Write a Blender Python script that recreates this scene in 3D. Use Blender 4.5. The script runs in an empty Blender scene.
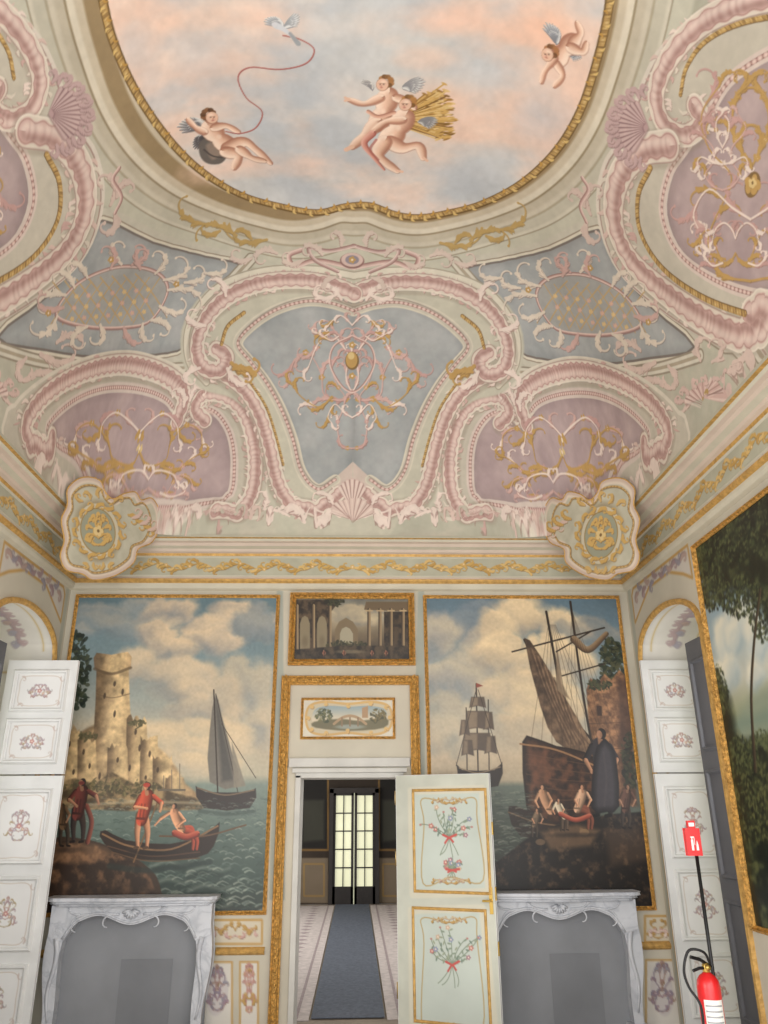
import bpy, math, random, time
import numpy as np
from mathutils import Vector, Matrix
T0=time.time()
rnd=random.Random(7)
# ------------------------------------------------------------------ camera model
F=770.0; EYE=np.array([0,0,1.75]); D=7.5
th=math.atan(298/770.); psi=math.radians(2.1); ro=math.radians(0.4)
fw=np.array([math.sin(psi)*math.cos(th),math.cos(psi)*math.cos(th),math.sin(th)])
rt=np.array([math.cos(psi),-math.sin(psi),0.]); upv=np.cross(rt,fw)
rt,upv=rt*math.cos(ro)-upv*math.sin(ro), upv*math.cos(ro)+rt*math.sin(ro)
def ray(u,v):
    u=np.asarray(u,float);v=np.asarray(v,float)
    return fw+rt*((u-384)/F)[...,None]-upv*((v-512)/F)[...,None]
class Plane:
    def __init__(s,O,ex,ey,n):
        s.O=np.array(O,float);s.ex=np.array(ex,float);s.ey=np.array(ey,float);s.n=np.array(n,float)
    def px(s,u,v):
        r=ray(u,v); t=((s.O-EYE)@s.n)/(r@s.n); P=EYE+r*np.asarray(t)[...,None]-s.O
        return P@s.ex,P@s.ey
    def to3(s,a,b,h=0.):
        a=np.asarray(a,float);b=np.asarray(b,float)
        return s.O+a[...,None]*s.ex+b[...,None]*s.ey+np.asarray(h,float)[...,None]*s.n
def BW(Y): return Plane((0,Y,0),(1,0,0),(0,0,1),(0,-1,0))
B=BW(D)
XL=float(B.px(71,590)[0]); XR=float(B.px(625.5,586)[0])
PR=Plane((XR,0,0),(0,1,0),(0,0,1),(-1,0,0))
PL=Plane((XL,0,0),(0,1,0),(0,0,1),(1,0,0))
YF=-1.25
def lin(c):
    c=np.asarray(c,float); return np.where(c<=.04045,c/12.92,((c+.055)/1.055)**2.4)
# ------------------------------------------------------------------ materials
def M(name,rgb,rough=.6,metal=0.,var=.08,scale=8.,bump=0.,bscale=60.,emit=0.,vein=None):
    m=bpy.data.materials.new(name); m.use_nodes=True; nt=m.node_tree; b=nt.nodes['Principled BSDF']
    col=lin(np.array(rgb)/255.)
    n=nt.nodes.new('ShaderNodeTexNoise'); n.inputs['Scale'].default_value=scale; n.inputs['Detail'].default_value=5
    tc=nt.nodes.new('ShaderNodeTexCoord'); nt.links.new(tc.outputs['Object'],n.inputs['Vector'])
    r=nt.nodes.new('ShaderNodeValToRGB'); r.color_ramp.elements[0].position=.3; r.color_ramp.elements[1].position=.7
    r.color_ramp.elements[0].color=(*np.clip(col*(1-var),0,1),1); r.color_ramp.elements[1].color=(*np.clip(col*(1+var),0,1),1)
    nt.links.new(n.outputs['Fac'],r.inputs['Fac']); out=r.outputs['Color']
    if vein:
        n3=nt.nodes.new('ShaderNodeTexNoise'); n3.inputs['Scale'].default_value=3.2; n3.inputs['Detail'].default_value=9; n3.inputs['Distortion'].default_value=1.6
        nt.links.new(tc.outputs['Object'],n3.inputs['Vector'])
        r3=nt.nodes.new('ShaderNodeValToRGB'); e=r3.color_ramp.elements; e[0].position=.44;e[0].color=(0,0,0,1);e[1].position=.5;e[1].color=(1,1,1,1)
        k=e.new(.56);k.color=(0,0,0,1)
        mx=nt.nodes.new('ShaderNodeMix'); mx.data_type='RGBA'; nt.links.new(n3.outputs['Fac'],r3.inputs['Fac'])
        ms=nt.nodes.new('ShaderNodeMath'); ms.operation='MULTIPLY'; ms.inputs[1].default_value=.4; nt.links.new(r3.outputs['Color'],ms.inputs[0])
        nt.links.new(ms.outputs[0],mx.inputs[0]); nt.links.new(out,mx.inputs[6]); mx.inputs[7].default_value=(*lin(np.array(vein)/255.),1); out=mx.outputs[2]
    nt.links.new(out,b.inputs['Base Color'])
    b.inputs['Roughness'].default_value=rough; b.inputs['Metallic'].default_value=metal
    if bump:
        n2=nt.nodes.new('ShaderNodeTexNoise'); n2.inputs['Scale'].default_value=bscale; n2.inputs['Detail'].default_value=3
        nt.links.new(tc.outputs['Object'],n2.inputs['Vector'])
        bp=nt.nodes.new('ShaderNodeBump'); bp.inputs['Strength'].default_value=bump; bp.inputs['Distance'].default_value=.02
        nt.links.new(n2.outputs['Fac'],bp.inputs['Height']); nt.links.new(bp.outputs['Normal'],b.inputs['Normal'])
    if emit:
        nt.links.new(r.outputs['Color'],b.inputs['Emission Color']); b.inputs['Emission Strength'].default_value=emit
    return m
def painted(name,rough=.75,gain=1.0,spec=.25):
    m=bpy.data.materials.new(name); m.use_nodes=True; nt=m.node_tree; b=nt.nodes['Principled BSDF']
    a=nt.nodes.new('ShaderNodeAttribute'); a.attribute_name='Col'
    tc=nt.nodes.new('ShaderNodeTexCoord'); n=nt.nodes.new('ShaderNodeTexNoise'); n.inputs['Scale'].default_value=2.5; n.inputs['Detail'].default_value=8
    nt.links.new(tc.outputs['Object'],n.inputs['Vector'])
    mr=nt.nodes.new('ShaderNodeMapRange'); mr.inputs['From Min'].default_value=.3; mr.inputs['From Max'].default_value=.7
    mr.inputs['To Min'].default_value=.93*gain; mr.inputs['To Max'].default_value=1.05*gain
    nt.links.new(n.outputs['Fac'],mr.inputs['Value'])
    mx=nt.nodes.new('ShaderNodeVectorMath'); mx.operation='SCALE'
    nt.links.new(a.outputs['Color'],mx.inputs[0]); nt.links.new(mr.outputs['Result'],mx.inputs['Scale'])
    nt.links.new(mx.outputs['Vector'],b.inputs['Base Color']); b.inputs['Roughness'].default_value=rough
    b.inputs['Specular IOR Level'].default_value=spec
    return m
m_fresco=painted('painted_plaster',.85,1.0); m_oil=painted('oil_paint',.36,1.06,.35)
m_wallp=painted('painted_wall',.7,.97)
m_gold=M('gilded_wood',(200,152,78),.36,.38,.45,40,1.,75)
m_gold2=M('gold_trim_paint',(192,152,86),.48,.25,.25,25,.4,70)
m_cream=M('cream_stucco',(192,186,168),.75,0,.07,5)
m_pinkc=M('rose_stucco',(196,179,164),.75,0,.07,5)
m_sagec=M('sage_stucco',(172,168,150),.75,0,.07,5)
m_white=M('white_paint',(208,208,206),.45,0,.05,5)
m_stone=M('grey_white_jamb_marble',(186,184,178),.5,0,.08,5)
m_marble=M('grey_white_marble',(184,186,191),.4,0,.10,4,.1,30,0,(134,138,148))
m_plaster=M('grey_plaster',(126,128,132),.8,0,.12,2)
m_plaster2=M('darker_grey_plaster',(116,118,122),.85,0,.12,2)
m_dgrey=M('grey_window_paint',(150,150,152),.6,0,.05,5)
m_leafg=M('dark_grey_paint',(92,93,98),.6,0,.06,5)  # own dark grey of the plain window leaves
m_red=M('red_enamel',(205,30,34),.3,0,.04,5)
m_black=M('black_metal',(22,22,24),.4,.3,.1,5)
m_label=M('white_label',(225,225,220),.5,0,.02,5)
m_brass=M('brass',(180,150,80),.3,.8,.1,5)
m_floor=M('terracotta_floor',(150,138,125),.5,0,.15,3)
m_dark=M('dark_panelling',(52,45,41),.6,0,.2,4)
m_glass=M('daylight_glass',(220,220,186),.2,0,.10,1.2,0,60,.62)
m_darkwood=M('dark_wood',(44,39,37),.5,0,.15,6)
# ------------------------------------------------------------------ mesh helpers
COL=bpy.context.scene.collection
def link(o,parent=None,label=None,cat=None,kind=None,group=None):
    if o.name not in COL.objects: COL.objects.link(o)
    if parent is not None:
        o.parent=parent; o.matrix_parent_inverse=Matrix.Translation(-Vector(parent.location))
    if label:o['label']=label
    if cat:o['category']=cat
    if kind:o['kind']=kind
    if group:o['group']=group
    return o
def empty(name,loc,label,cat,**k):
    e=bpy.data.objects.new(name,None); e.location=[float(q) for q in loc]; e.empty_display_size=.1
    return link(e,None,label,cat,**k)
def mesh(name,verts,faces,mats,idx=None,smooth=False,**k):
    me=bpy.data.meshes.new(name); me.from_pydata([tuple(map(float,v)) for v in verts],[],faces)
    for m in (mats if isinstance(mats,(list,tuple)) else [mats]): me.materials.append(m)
    if idx is not None: me.polygons.foreach_set('material_index',idx)
    if smooth: me.polygons.foreach_set('use_smooth',[True]*len(me.polygons))
    me.update(); o=bpy.data.objects.new(name,me); return link(o,**k)
def join_data(parts):
    V=[];Fc=[];I=[]
    for v,f,i in parts:
        n=len(V); V+=list(v); Fc+=[tuple(q+n for q in ff) for ff in f]; I+=[i]*len(f)
    return V,Fc,I
def jmesh(name,parts,mats,**k):
    V,Fc,I=join_data(parts); return mesh(name,V,Fc,mats,I,**k)
def boxd(x0,x1,y0,y1,z0,z1,i=0):
    v=[(x,y,z) for x in(x0,x1) for y in (y0,y1) for z in (z0,z1)]
    f=[(0,1,3,2),(4,6,7,5),(0,4,5,1),(2,3,7,6),(0,2,6,4),(1,5,7,3)]
    return v,f,i
def bevel(o,w=.004,s=2):
    b=o.modifiers.new('b','BEVEL'); b.width=w; b.segments=s; b.limit_method='ANGLE'; return o
def prismd(pl,poly,h0,h1,i=0):
    n=len(poly); a=np.array(poly,float)
    v=list(pl.to3(a[:,0],a[:,1],np.full(n,h0)))+list(pl.to3(a[:,0],a[:,1],np.full(n,h1)))
    f=[tuple(range(n)),tuple(range(2*n-1,n-1,-1))]+[(k,(k+1)%n,n+(k+1)%n,n+k) for k in range(n)]
    return v,f,i
def tubed(P,r,seg=8,i=0,closed=False):
    P=np.array(P,float); n=len(P); r=np.broadcast_to(np.array(r,float),(n,))
    V=[];Fc=[];nrm=None
    for k in range(n):
        if closed: d=P[(k+1)%n]-P[k-1]
        else: d=P[min(k+1,n-1)]-P[max(k-1,0)]
        d=d/(np.linalg.norm(d)+1e-9)
        if nrm is None:
            a=np.array([0,0,1.]) if abs(d[2])<.9 else np.array([1.,0,0]); nrm=np.cross(d,a)
        nrm=nrm-d*(nrm@d); nrm/=np.linalg.norm(nrm)+1e-9; b=np.cross(d,nrm)
        for q in range(seg):
            t=2*math.pi*q/seg; V.append(P[k]+r[k]*(math.cos(t)*nrm+math.sin(t)*b))
    for k in range(n if closed else n-1):
        for q in range(seg):
            k2=(k+1)%n; Fc.append((k*seg+q,k*seg+(q+1)%seg,k2*seg+(q+1)%seg,k2*seg+q))
    if not closed:
        Fc.append(tuple(range(seg))[::-1]); Fc.append(tuple((n-1)*seg+q for q in range(seg)))
    return V,Fc,i
def lathed(cx,cy,prof,seg=24,i=0):
    V=[];Fc=[]
    for r,z in prof:
        for q in range(seg):
            t=2*math.pi*q/seg; V.append((cx+r*math.cos(t),cy+r*math.sin(t),z))
    n=len(prof)
    for k in range(n-1):
        for q in range(seg): Fc.append((k*seg+q,k*seg+(q+1)%seg,(k+1)*seg+(q+1)%seg,(k+1)*seg+q))
    Fc.append(tuple(range(seg))[::-1]); Fc.append(tuple((n-1)*seg+q for q in range(seg)))
    return V,Fc,i
def mould(pl,path,prof,closed=True,idx=0):
    P=np.array(path,float); n=len(P); V=[];Fc=[];I=[]
    for k in range(n):
        d2=P[(k+1)%n]-P[k] if (closed or k<n-1) else P[k]-P[k-1]
        d1=P[k]-P[k-1] if (closed or k>0) else d2
        d1=d1/np.linalg.norm(d1); d2=d2/np.linalg.norm(d2)
        n1=np.array([d1[1],-d1[0]]); n2=np.array([d2[1],-d2[0]]); m=(n1+n2)/(1+n1@n2+1e-6)
        for o,h in prof:
            q=P[k]+m*o; V.append(pl.to3(q[0],q[1],h))
    m=len(prof)
    for k in range(n if closed else n-1):
        for j in range(m-1):
            a=k*m+j;b=((k+1)%n)*m+j; Fc.append((a,a+1,b+1,b)); I.append(idx[j] if isinstance(idx,(list,tuple)) else idx)
    return V,Fc,I
def mouldmesh(name,pl,path,prof,mats,closed=True,idx=0,**k):
    V,Fc,I=mould(pl,path,prof,closed,idx); return mesh(name,V,Fc,mats,I,**k)
def rect(a0,a1,b0,b1): return [(a0,b0),(a1,b0),(a1,b1),(a0,b1)]
# ------------------------------------------------------------------ painter (lays pigments in surface coordinates)
def cat(P,n=6,closed=False):
    P=np.array(P,float)
    if len(P)<3 and not closed: 
        t=np.linspace(0,1,n+1)[:,None]; return P[0]*(1-t)+P[1]*t
    if closed: Q=np.vstack([P[-1],P,P[0],P[1]])
    else: Q=np.vstack([2*P[0]-P[1],P,2*P[-1]-P[-2]])
    out=[];t=np.linspace(0,1,n,endpoint=False)[:,None]
    for k in range(1,len(Q)-2):
        a,b,c,d=Q[k-1],Q[k],Q[k+1],Q[k+2]
        out.append(.5*((2*b)+(c-a)*t+(2*a-5*b+4*c-d)*t**2+(3*b-a-3*c+d)*t**3))
    if not closed: out.append(P[-1:])
    return np.vstack(out)
def fbm(w,h,scale,octv=4,seed=0,sx=1.):
    r=np.random.RandomState(seed); o=np.zeros((h,w),np.float32); amp=1.;tot=0
    for _ in range(octv):
        gw=int(w/(scale*sx))+3; gh=int(h/scale)+3; g=r.rand(gh,gw).astype(np.float32)
        x=np.arange(w)/(scale*sx); y=np.arange(h)/scale
        xi=x.astype(int);yi=y.astype(int); fx=x-xi; fy=y-yi; fx=fx*fx*(3-2*fx); fy=fy*fy*(3-2*fy)
        a=g[yi][:,xi]*(1-fx)+g[yi][:,xi+1]*fx; b=g[yi+1][:,xi]*(1-fx)+g[yi+1][:,xi+1]*fx
        o+=amp*(a*(1-fy)[:,None]+b*fy[:,None]); tot+=amp; amp*=.5; scale=max(scale/2,1.)
    return o/tot
def C(*c): return np.array(c,np.float32)/255.
def mixc(a,b,t): return a*(1-t[...,None])+b*t[...,None]
def sstep(x): x=np.clip(x,0,1); return x*x*(3-2*x)
def at2(N,xx,yy): return N[yy.astype(int)[:,0]][:,xx.astype(int)[0]]
class Canvas:
    def __init__(s,w,h,col,tf):
        s.w=w;s.h=h;s.a=np.ones((h,w,3),np.float32)*C(*col); s.tf=tf; s.mir=False
    def sc(s,p):
        p=np.array(p,float); q=s.tf(np.array([p,p+[3,0],p+[0,3]])); u=(q[1]-q[0])/3; v=(q[2]-q[0])/3
        return math.sqrt(abs(u[0]*v[1]-u[1]*v[0]))+1e-3
    def _box(s,P,pad):
        x0=max(int(P[:,0].min()-pad),0);x1=min(int(P[:,0].max()+pad)+2,s.w);y0=max(int(P[:,1].min()-pad),0);y1=min(int(P[:,1].max()+pad)+2,s.h)
        return x0,x1,y0,y1
    def _mirs(s,P,mir):
        m=s.mir if mir is None else mir
        return [P]+([np.stack([s.w-1-P[:,0],P[:,1]],1)] if m else [])
    def fill(s,pts,col,a=1.,soft=1.2,spline=0,raw=False,mir=None):
        P=np.array(pts,float)
        if spline: P=cat(P,spline,True)
        if not raw: P=s.tf(P)
        for Q in s._mirs(P,mir):
            x0,x1,y0,y1=s._box(Q,soft)
            if x1<=x0 or y1<=y0: continue
            yy,xx=np.mgrid[y0:y1,x0:x1].astype(np.float32)
            ins=np.zeros(xx.shape,bool); dd=np.full(xx.shape,1e9,np.float32)
            for k in range(len(Q)):
                ax,ay=Q[k];bx,by=Q[(k+1)%len(Q)]
                if ay!=by:
                    ins^=((ay>yy)!=(by>yy))&(xx<(bx-ax)*(yy-ay)/(by-ay)+ax)
                vx,vy=bx-ax,by-ay; L=vx*vx+vy*vy+1e-9
                t=np.clip(((xx-ax)*vx+(yy-ay)*vy)/L,0,1); dx=xx-ax-t*vx; dy=yy-ay-t*vy
                np.minimum(dd,dx*dx+dy*dy,out=dd)
            dd=np.sqrt(dd); al=np.clip(.5+np.where(ins,dd,-dd)/soft,0,1)*a
            c=col(xx,yy,dd) if callable(col) else C(*col)
            R=s.a[y0:y1,x0:x1]; s.a[y0:y1,x0:x1]=R*(1-al[...,None])+c*al[...,None]
    def stroke(s,pts,w,col,a=1.,w1=None,wf=None,shader=None,n=6,raw=False,mir=None,closed=False,soft=1.,off=(0,0)):
        P=np.array(pts,float)+np.array(off)
        if n: P=cat(P,n,closed)
        if closed: P=np.vstack([P,P[:1]])
        k=1.
        if not raw: k=s.sc(P[len(P)//2]); P=s.tf(P)
        seg=np.linalg.norm(np.diff(P,axis=0),axis=1); S=np.concatenate([[0],np.cumsum(seg)]); tot=S[-1]+1e-6
        T=S/tot
        W=np.array([wf(t) for t in T])*w*k if wf else (w+(w1-w)*T)*k if w1 is not None else np.full(len(T),w*k)
        W=np.maximum(W,.35); pad=W.max()+soft+1
        for mi,Q in enumerate(s._mirs(P,mir)):
            x0,x1,y0,y1=s._box(Q,pad)
            if x1<=x0 or y1<=y0: continue
            best=np.full((y1-y0,x1-x0),1e9,np.float32)
            if shader: bs=np.zeros_like(best); bt=np.zeros_like(best)
            for i in range(len(Q)-1):
                ax,ay=Q[i];bx,by=Q[i+1]
                X0=max(int(min(ax,bx)-pad),x0);X1=min(int(max(ax,bx)+pad)+2,x1);Y0=max(int(min(ay,by)-pad),y0);Y1=min(int(max(ay,by)+pad)+2,y1)
                if X1<=X0 or Y1<=Y0: continue
                xx=np.arange(X0,X1,dtype=np.float32)[None,:]; yy=np.arange(Y0,Y1,dtype=np.float32)[:,None]
                vx,vy=bx-ax,by-ay; L=vx*vx+vy*vy+1e-9
                t=np.clip(((xx-ax)*vx+(yy-ay)*vy)/L,0,1); dx=xx-ax-t*vx; dy=yy-ay-t*vy
                d=np.sqrt(dx*dx+dy*dy); ww=W[i]+(W[i+1]-W[i])*t; e=d-ww
                sl=(slice(Y0-y0,Y1-y0),slice(X0-x0,X1-x0)); m=e<best[sl]
                best[sl]=np.where(m,e,best[sl])
                if shader:
                    sg=np.sign(vx*dy-vy*dx)*(-1 if mi else 1)
                    bs[sl]=np.where(m,S[i]+t*seg[i],bs[sl]); bt[sl]=np.where(m,sg*d/ww,bt[sl])
            al=np.clip(.5-best/soft,0,1)*a
            c=shader(bs,np.clip(bt,-1,1),tot) if shader else C(*col)
            R=s.a[y0:y1,x0:x1]; s.a[y0:y1,x0:x1]=R*(1-al[...,None])+c*al[...,None]
    def blob(s,x,y,rx,ry,col,a=1.,ang=0.,hard=1.,mir=None,raw=False):
        if raw: c=np.array([[x,y]],float);k=1.
        else: c=s.tf(np.array([[x,y]],float)); k=s.sc((x,y))
        rx*=k;ry*=k; r=max(rx,ry)*1.6
        for Q in s._mirs(c,mir):
            x0,x1,y0,y1=s._box(Q,r)
            if x1<=x0 or y1<=y0: continue
            yy,xx=np.mgrid[y0:y1,x0:x1].astype(np.float32); dx=xx-Q[0,0];dy=yy-Q[0,1]
            ca,sa=math.cos(ang),math.sin(ang); q=np.sqrt(((dx*ca+dy*sa)/rx)**2+((-dx*sa+dy*ca)/ry)**2)
            if hard>=1: al=np.clip((1-q)*min(rx,ry)+.5,0,1)*a
            else: al=sstep((1.25-q)/(1.25*(1-hard)+.01))*a
            R=s.a[y0:y1,x0:x1]; s.a[y0:y1,x0:x1]=R*(1-al[...,None])+C(*col)*al[...,None]
def planecanvas(pl,a0,a1,b0,b1,R,col):
    w=int((a1-a0)*R)+1;h=int((b1-b0)*R)+1
    def tf(p):
        a,b=pl.px(p[:,0],p[:,1]); return np.stack([(a-a0)*(w-1)/(a1-a0),(b1-b)*(h-1)/(b1-b0)],1)
    cv=Canvas(w,h,col,tf); cv.pl=pl; cv.ext=(a0,a1,b0,b1); return cv
def gridmesh(name,P,colors,mat,keep=None,smooth=False,**k):
    h,w,_=P.shape; me=bpy.data.meshes.new(name)
    idx=np.arange(h*w).reshape(h,w); q=np.stack([idx[:-1,:-1],idx[1:,:-1],idx[1:,1:],idx[:-1,1:]],-1).reshape(-1,4)
    if keep is not None: q=q[keep[:-1,:-1].reshape(-1)]
    nf=len(q); me.vertices.add(h*w); me.vertices.foreach_set('co',P.reshape(-1).astype(np.float32))
    me.loops.add(nf*4); me.loops.foreach_set('vertex_index',q.reshape(-1).astype(np.int32))
    me.polygons.add(nf); me.polygons.foreach_set('loop_start',(np.arange(nf)*4).astype(np.int32))
    try: me.polygons.foreach_set('loop_total',np.full(nf,4,np.int32))
    except Exception: pass
    me.update(calc_edges=True)
    if smooth: me.polygons.foreach_set('use_smooth',np.ones(nf,bool))
    at=me.color_attributes.new('Col','FLOAT_COLOR','POINT')
    c=np.ones((h*w,4),np.float32); c[:,:3]=lin(np.clip(colors.reshape(-1,3),0,1)); at.data.foreach_set('color',c.reshape(-1))
    me.materials.append(mat); me.validate(); o=bpy.data.objects.new(name,me); return link(o,**k)
def canvasmesh(name,cv,mat,h=0.,keep=None,**k):
    a0,a1,b0,b1=cv.ext; aa,bb=np.meshgrid(np.linspace(a0,a1,cv.w),np.linspace(b1,b0,cv.h))
    P=cv.pl.to3(aa,bb,np.full(aa.shape,h)); kp=keep(aa,bb) if keep else None
    return gridmesh(name,P,cv.a,mat,kp,**k)
# ornament vocabulary
CRM=(212,203,188); PNK=(196,164,156); PDK=(142,110,104); PLT=(222,206,195); GLD=(182,148,92); GDK=(126,100,66); GLT=(208,184,132)
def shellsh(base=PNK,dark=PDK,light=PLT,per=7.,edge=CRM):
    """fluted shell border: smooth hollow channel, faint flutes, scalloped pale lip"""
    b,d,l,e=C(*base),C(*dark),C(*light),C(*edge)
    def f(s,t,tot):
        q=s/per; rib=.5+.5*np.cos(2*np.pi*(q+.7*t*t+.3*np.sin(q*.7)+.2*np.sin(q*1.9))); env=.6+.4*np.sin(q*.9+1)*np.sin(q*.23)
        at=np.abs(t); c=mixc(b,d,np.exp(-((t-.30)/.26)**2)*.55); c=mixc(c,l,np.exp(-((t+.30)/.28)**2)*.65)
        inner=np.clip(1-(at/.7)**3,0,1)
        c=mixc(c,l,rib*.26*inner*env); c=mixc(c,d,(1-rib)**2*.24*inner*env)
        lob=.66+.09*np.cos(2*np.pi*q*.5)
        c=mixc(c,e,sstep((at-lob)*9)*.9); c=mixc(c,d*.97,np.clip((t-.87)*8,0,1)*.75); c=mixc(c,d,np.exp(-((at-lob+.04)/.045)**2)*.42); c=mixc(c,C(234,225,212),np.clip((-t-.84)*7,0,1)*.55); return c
    return f
def roundsh(base,dark,light):
    b,d,l=C(*base),C(*dark),C(*light)
    def f(s,t,tot):
        c=mixc(b,d,np.clip(t*1.1,0,1)); return mixc(c,l,np.clip(-t*1.2,0,1)*np.clip((1+t)*3,0,1))
    return f
def softsh(base,dark,light):
    b,d,l=C(*base),C(*dark),C(*light)
    def f(s,t,tot):
        c=mixc(b,d,sstep(np.clip(t*.9+.05,0,1))*.85); return mixc(c,l,sstep(np.clip(-t*1.1+.15,0,1))*.8)
    return f
def beadsh(base,dark,light,per):
    b,d,l=C(*base),C(*dark),C(*light)
    def f(s,t,tot):
        q=np.sqrt(((s%per)/per-.5)**2*4+t*t*.8); return mixc(mixc(l,b,np.clip(q*1.3,0,1)),d,np.clip(q*3-2.2,0,1))
    return f
def gildsh(per=14.):
    b,d,l=C(*GLD),C(*GDK),C(*GLT)
    def f(s,t,tot):
        q=s/per*6.28; w=.5+.2*np.sin(q+.8*np.sin(q*.31))+.2*np.sin(q*2.7+1.3+2*t)+.12*np.sin(q*5.1+t*3); c=mixc(d,b,np.clip(w*1.7,0,1)); c=mixc(c,l,np.clip(w*1.6-.6,0,1)*np.clip(1-np.abs(t+.25)*1.3,0,1)); return mixc(c,d*.8,np.clip(t*2-1.,0,1))
    return f
leafw=lambda t: .25+math.sin(math.pi*min(1,t*1.05))**.8*.95 if t<.95 else .2
def leaf(cv,q,ang,l,w,col,dk,bend=.3):
    e=(q[0]+l*math.cos(ang),q[1]+l*math.sin(ang)); mid=((q[0]+e[0])/2+l*bend*math.cos(ang+1.57),(q[1]+e[1])/2+l*bend*math.sin(ang+1.57))
    cv.stroke([q,mid,e],w,dk,wf=leafw,n=2,off=(.5,.7),a=.5); cv.stroke([q,mid,e],w,col,wf=leafw,n=2,a=.92)
def band(cv,pts,w,per=7,style=None,lv=True,**k):
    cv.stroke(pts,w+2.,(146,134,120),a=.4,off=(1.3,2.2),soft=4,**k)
    P=cat(pts,6); r=random.Random(int(P[0][0]*7+P[0][1]))
    seg=np.linalg.norm(np.diff(P,axis=0),axis=1); S=np.concatenate([[0],np.cumsum(seg)]); s=w*.4
    if lv:
        while s<S[-1]:
            x=np.interp(s,S,P[:,0]);y=np.interp(s,S,P[:,1]); x2=np.interp(s+2,S,P[:,0]);y2=np.interp(s+2,S,P[:,1]); a=math.atan2(y2-y,x2-x)
            for sd in (1,-1):
                if r.random()<.66:
                    aa=a+sd*1.57; q=(x+w*.82*math.cos(aa),y+w*.82*math.sin(aa)); l=w*(.5+.5*r.random())
                    leaf(cv,q,a+sd*(.5+.5*r.random()),l,w*.13,r.choice([PLT,PNK,CRM,(206,182,171)]),PDK,.35*sd*r.choice([1,-1]))
            s+=w*(.42+.3*r.random())
    cv.stroke(pts,w,None,shader=style or shellsh(per=per),soft=1.3,**k)
def clothoid(x,y,ang,L,curl,n=12,pw=1.6):
    P=[(x,y)];
    for i in range(n):
        ang+=curl*((i+1)/n)**pw*(2.6/n); x+=L/n*math.cos(ang); y+=L/n*math.sin(ang); P.append((x,y))
    return P
def scrl(cv,x,y,ang,L,curl,w,col=PLT,dk=PDK,leaves=3,r=rnd,cm=2.5,lm=1.3):
    """acanthus scroll: tapering stem that winds into a volute, with leaflets"""
    w*=.55; L*=lm; P=clothoid(x,y,ang-.35*np.sign(curl),L,curl*cm,18,1.3); sg0=-1 if curl>0 else 1
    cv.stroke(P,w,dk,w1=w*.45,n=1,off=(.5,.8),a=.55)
    for k in range(leaves):
        i=int(1+k*10/max(1,leaves)); q=P[i]; a=math.atan2(P[i+1][1]-q[1],P[i+1][0]-q[0]); s0=sg0 if k%3<2 else -sg0
        leaf(cv,q,a+s0*(.3+.35*r.random()),L*.22*(1-.5*k/leaves),w*1.5,col,dk,-.24*s0)
    cv.stroke(P,w,col,w1=w*.45,n=1,a=.94); cv.blob(P[-1][0],P[-1][1],w*1.,w*1.,col)
def flower(cv,x,y,r,col,col2=(226,210,190)):
    for k in range(5):
        a=k*1.257; cv.blob(x+r*.6*math.cos(a),y+r*.6*math.sin(a),r*.5,r*.4,col,ang=a)
    cv.blob(x,y,r*.3,r*.3,col2)
STW=[[(0,.3),(.16,.62),(.36,.5),(.5,.0),(.66,-.42),(.86,-.32),(.95,.05)],[(0,-.2),(.14,-.6),(.34,-.72),(.5,-.5),(.6,-.1)],[(.3,.55),(.5,.75),(.72,.55),(.84,.3)]]
STT=[[(0,.95),(.4,.86),(.6,.55),(.36,.25),(.3,-.1),(.62,-.35),(.78,-.62),(.5,-.9)],[(0,.4),(.3,.3),(.66,.14),(.88,.3),(.8,.5)],[(0,-.1),(.2,-.4),(.22,-.7),(.06,-.95)]]
def arab(cv,cx,cy,rx,ry,seed=1,w=1.1,gold=.3,tilt=0.,rows=4,cols=(PLT,PNK,GLD,(188,152,146))):
    rr=random.Random(seed); ct,st=math.cos(tilt),math.sin(tilt); wide=rx>ry*1.15; stems=STW if wide else STT
    if rows<=1: stems=stems[:2]
    m=math.sqrt(rx*ry)
    for si,stem in enumerate(stems):
        J=[(x+(rr.uniform(-.05,.05) if x>.05 else 0),y+rr.uniform(-.06,.06)) for x,y in stem]; nb=max(3,int((5 if si==0 else 3)*(1 if rows>1 else .8)+ (rows-2)*.4)); br=[(rr.random(),rr.random(),rr.random(),rr.random()) for _ in range(nb)]; sd=rr.randint(0,9999)
        for sg in (1,-1):
            T=lambda x,y:(cx+ct*sg*x*rx-st*y*ry,cy+st*sg*x*rx+ct*y*ry)
            P=cat([T(*q) for q in J],5); g=br[0][3]<gold; c=cols[2] if g else cols[0 if si else 1]; dk=GDK if g else PDK
            cv.stroke(P,w*.8,dk,n=0,off=(.5,.8),a=.5,w1=w*.4); r2=random.Random(sd)
            for k,(b0,b1,b2,b3) in enumerate(br):
                i=int((k+.4+.4*b0)/nb*(len(P)-2)); i=min(i,len(P)-2); q=P[i]; a=math.atan2(P[i+1][1]-q[1],P[i+1][0]-q[0]); s0=(1 if k%2 else -1)*sg
                g=b3<gold; cc=cols[2] if g else cols[[0,1,3][int(b2*2.99)]]
                scrl(cv,q[0],q[1],a+s0*(.3+.4*b1),m*(.30+.20*b2),s0*(1.1+.4*b0),w*1.55,cc,GDK if g else PDK,4 if m<14 else 7,r2,2.1)
                if b1>.5: flower(cv,q[0],q[1],m*.04+.8,cols[2] if b2>.5 else cols[3])
            cv.stroke(P,w*.7,c,n=0,w1=w*.4)
            scrl(cv,P[-1][0],P[-1][1],math.atan2(P[-1][1]-P[-2][1],P[-1][0]-P[-2][0]),m*.30,(1.4 if si%2 else -1.4)*sg,w*1.4,c,dk,5,r2,2.2)
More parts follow.
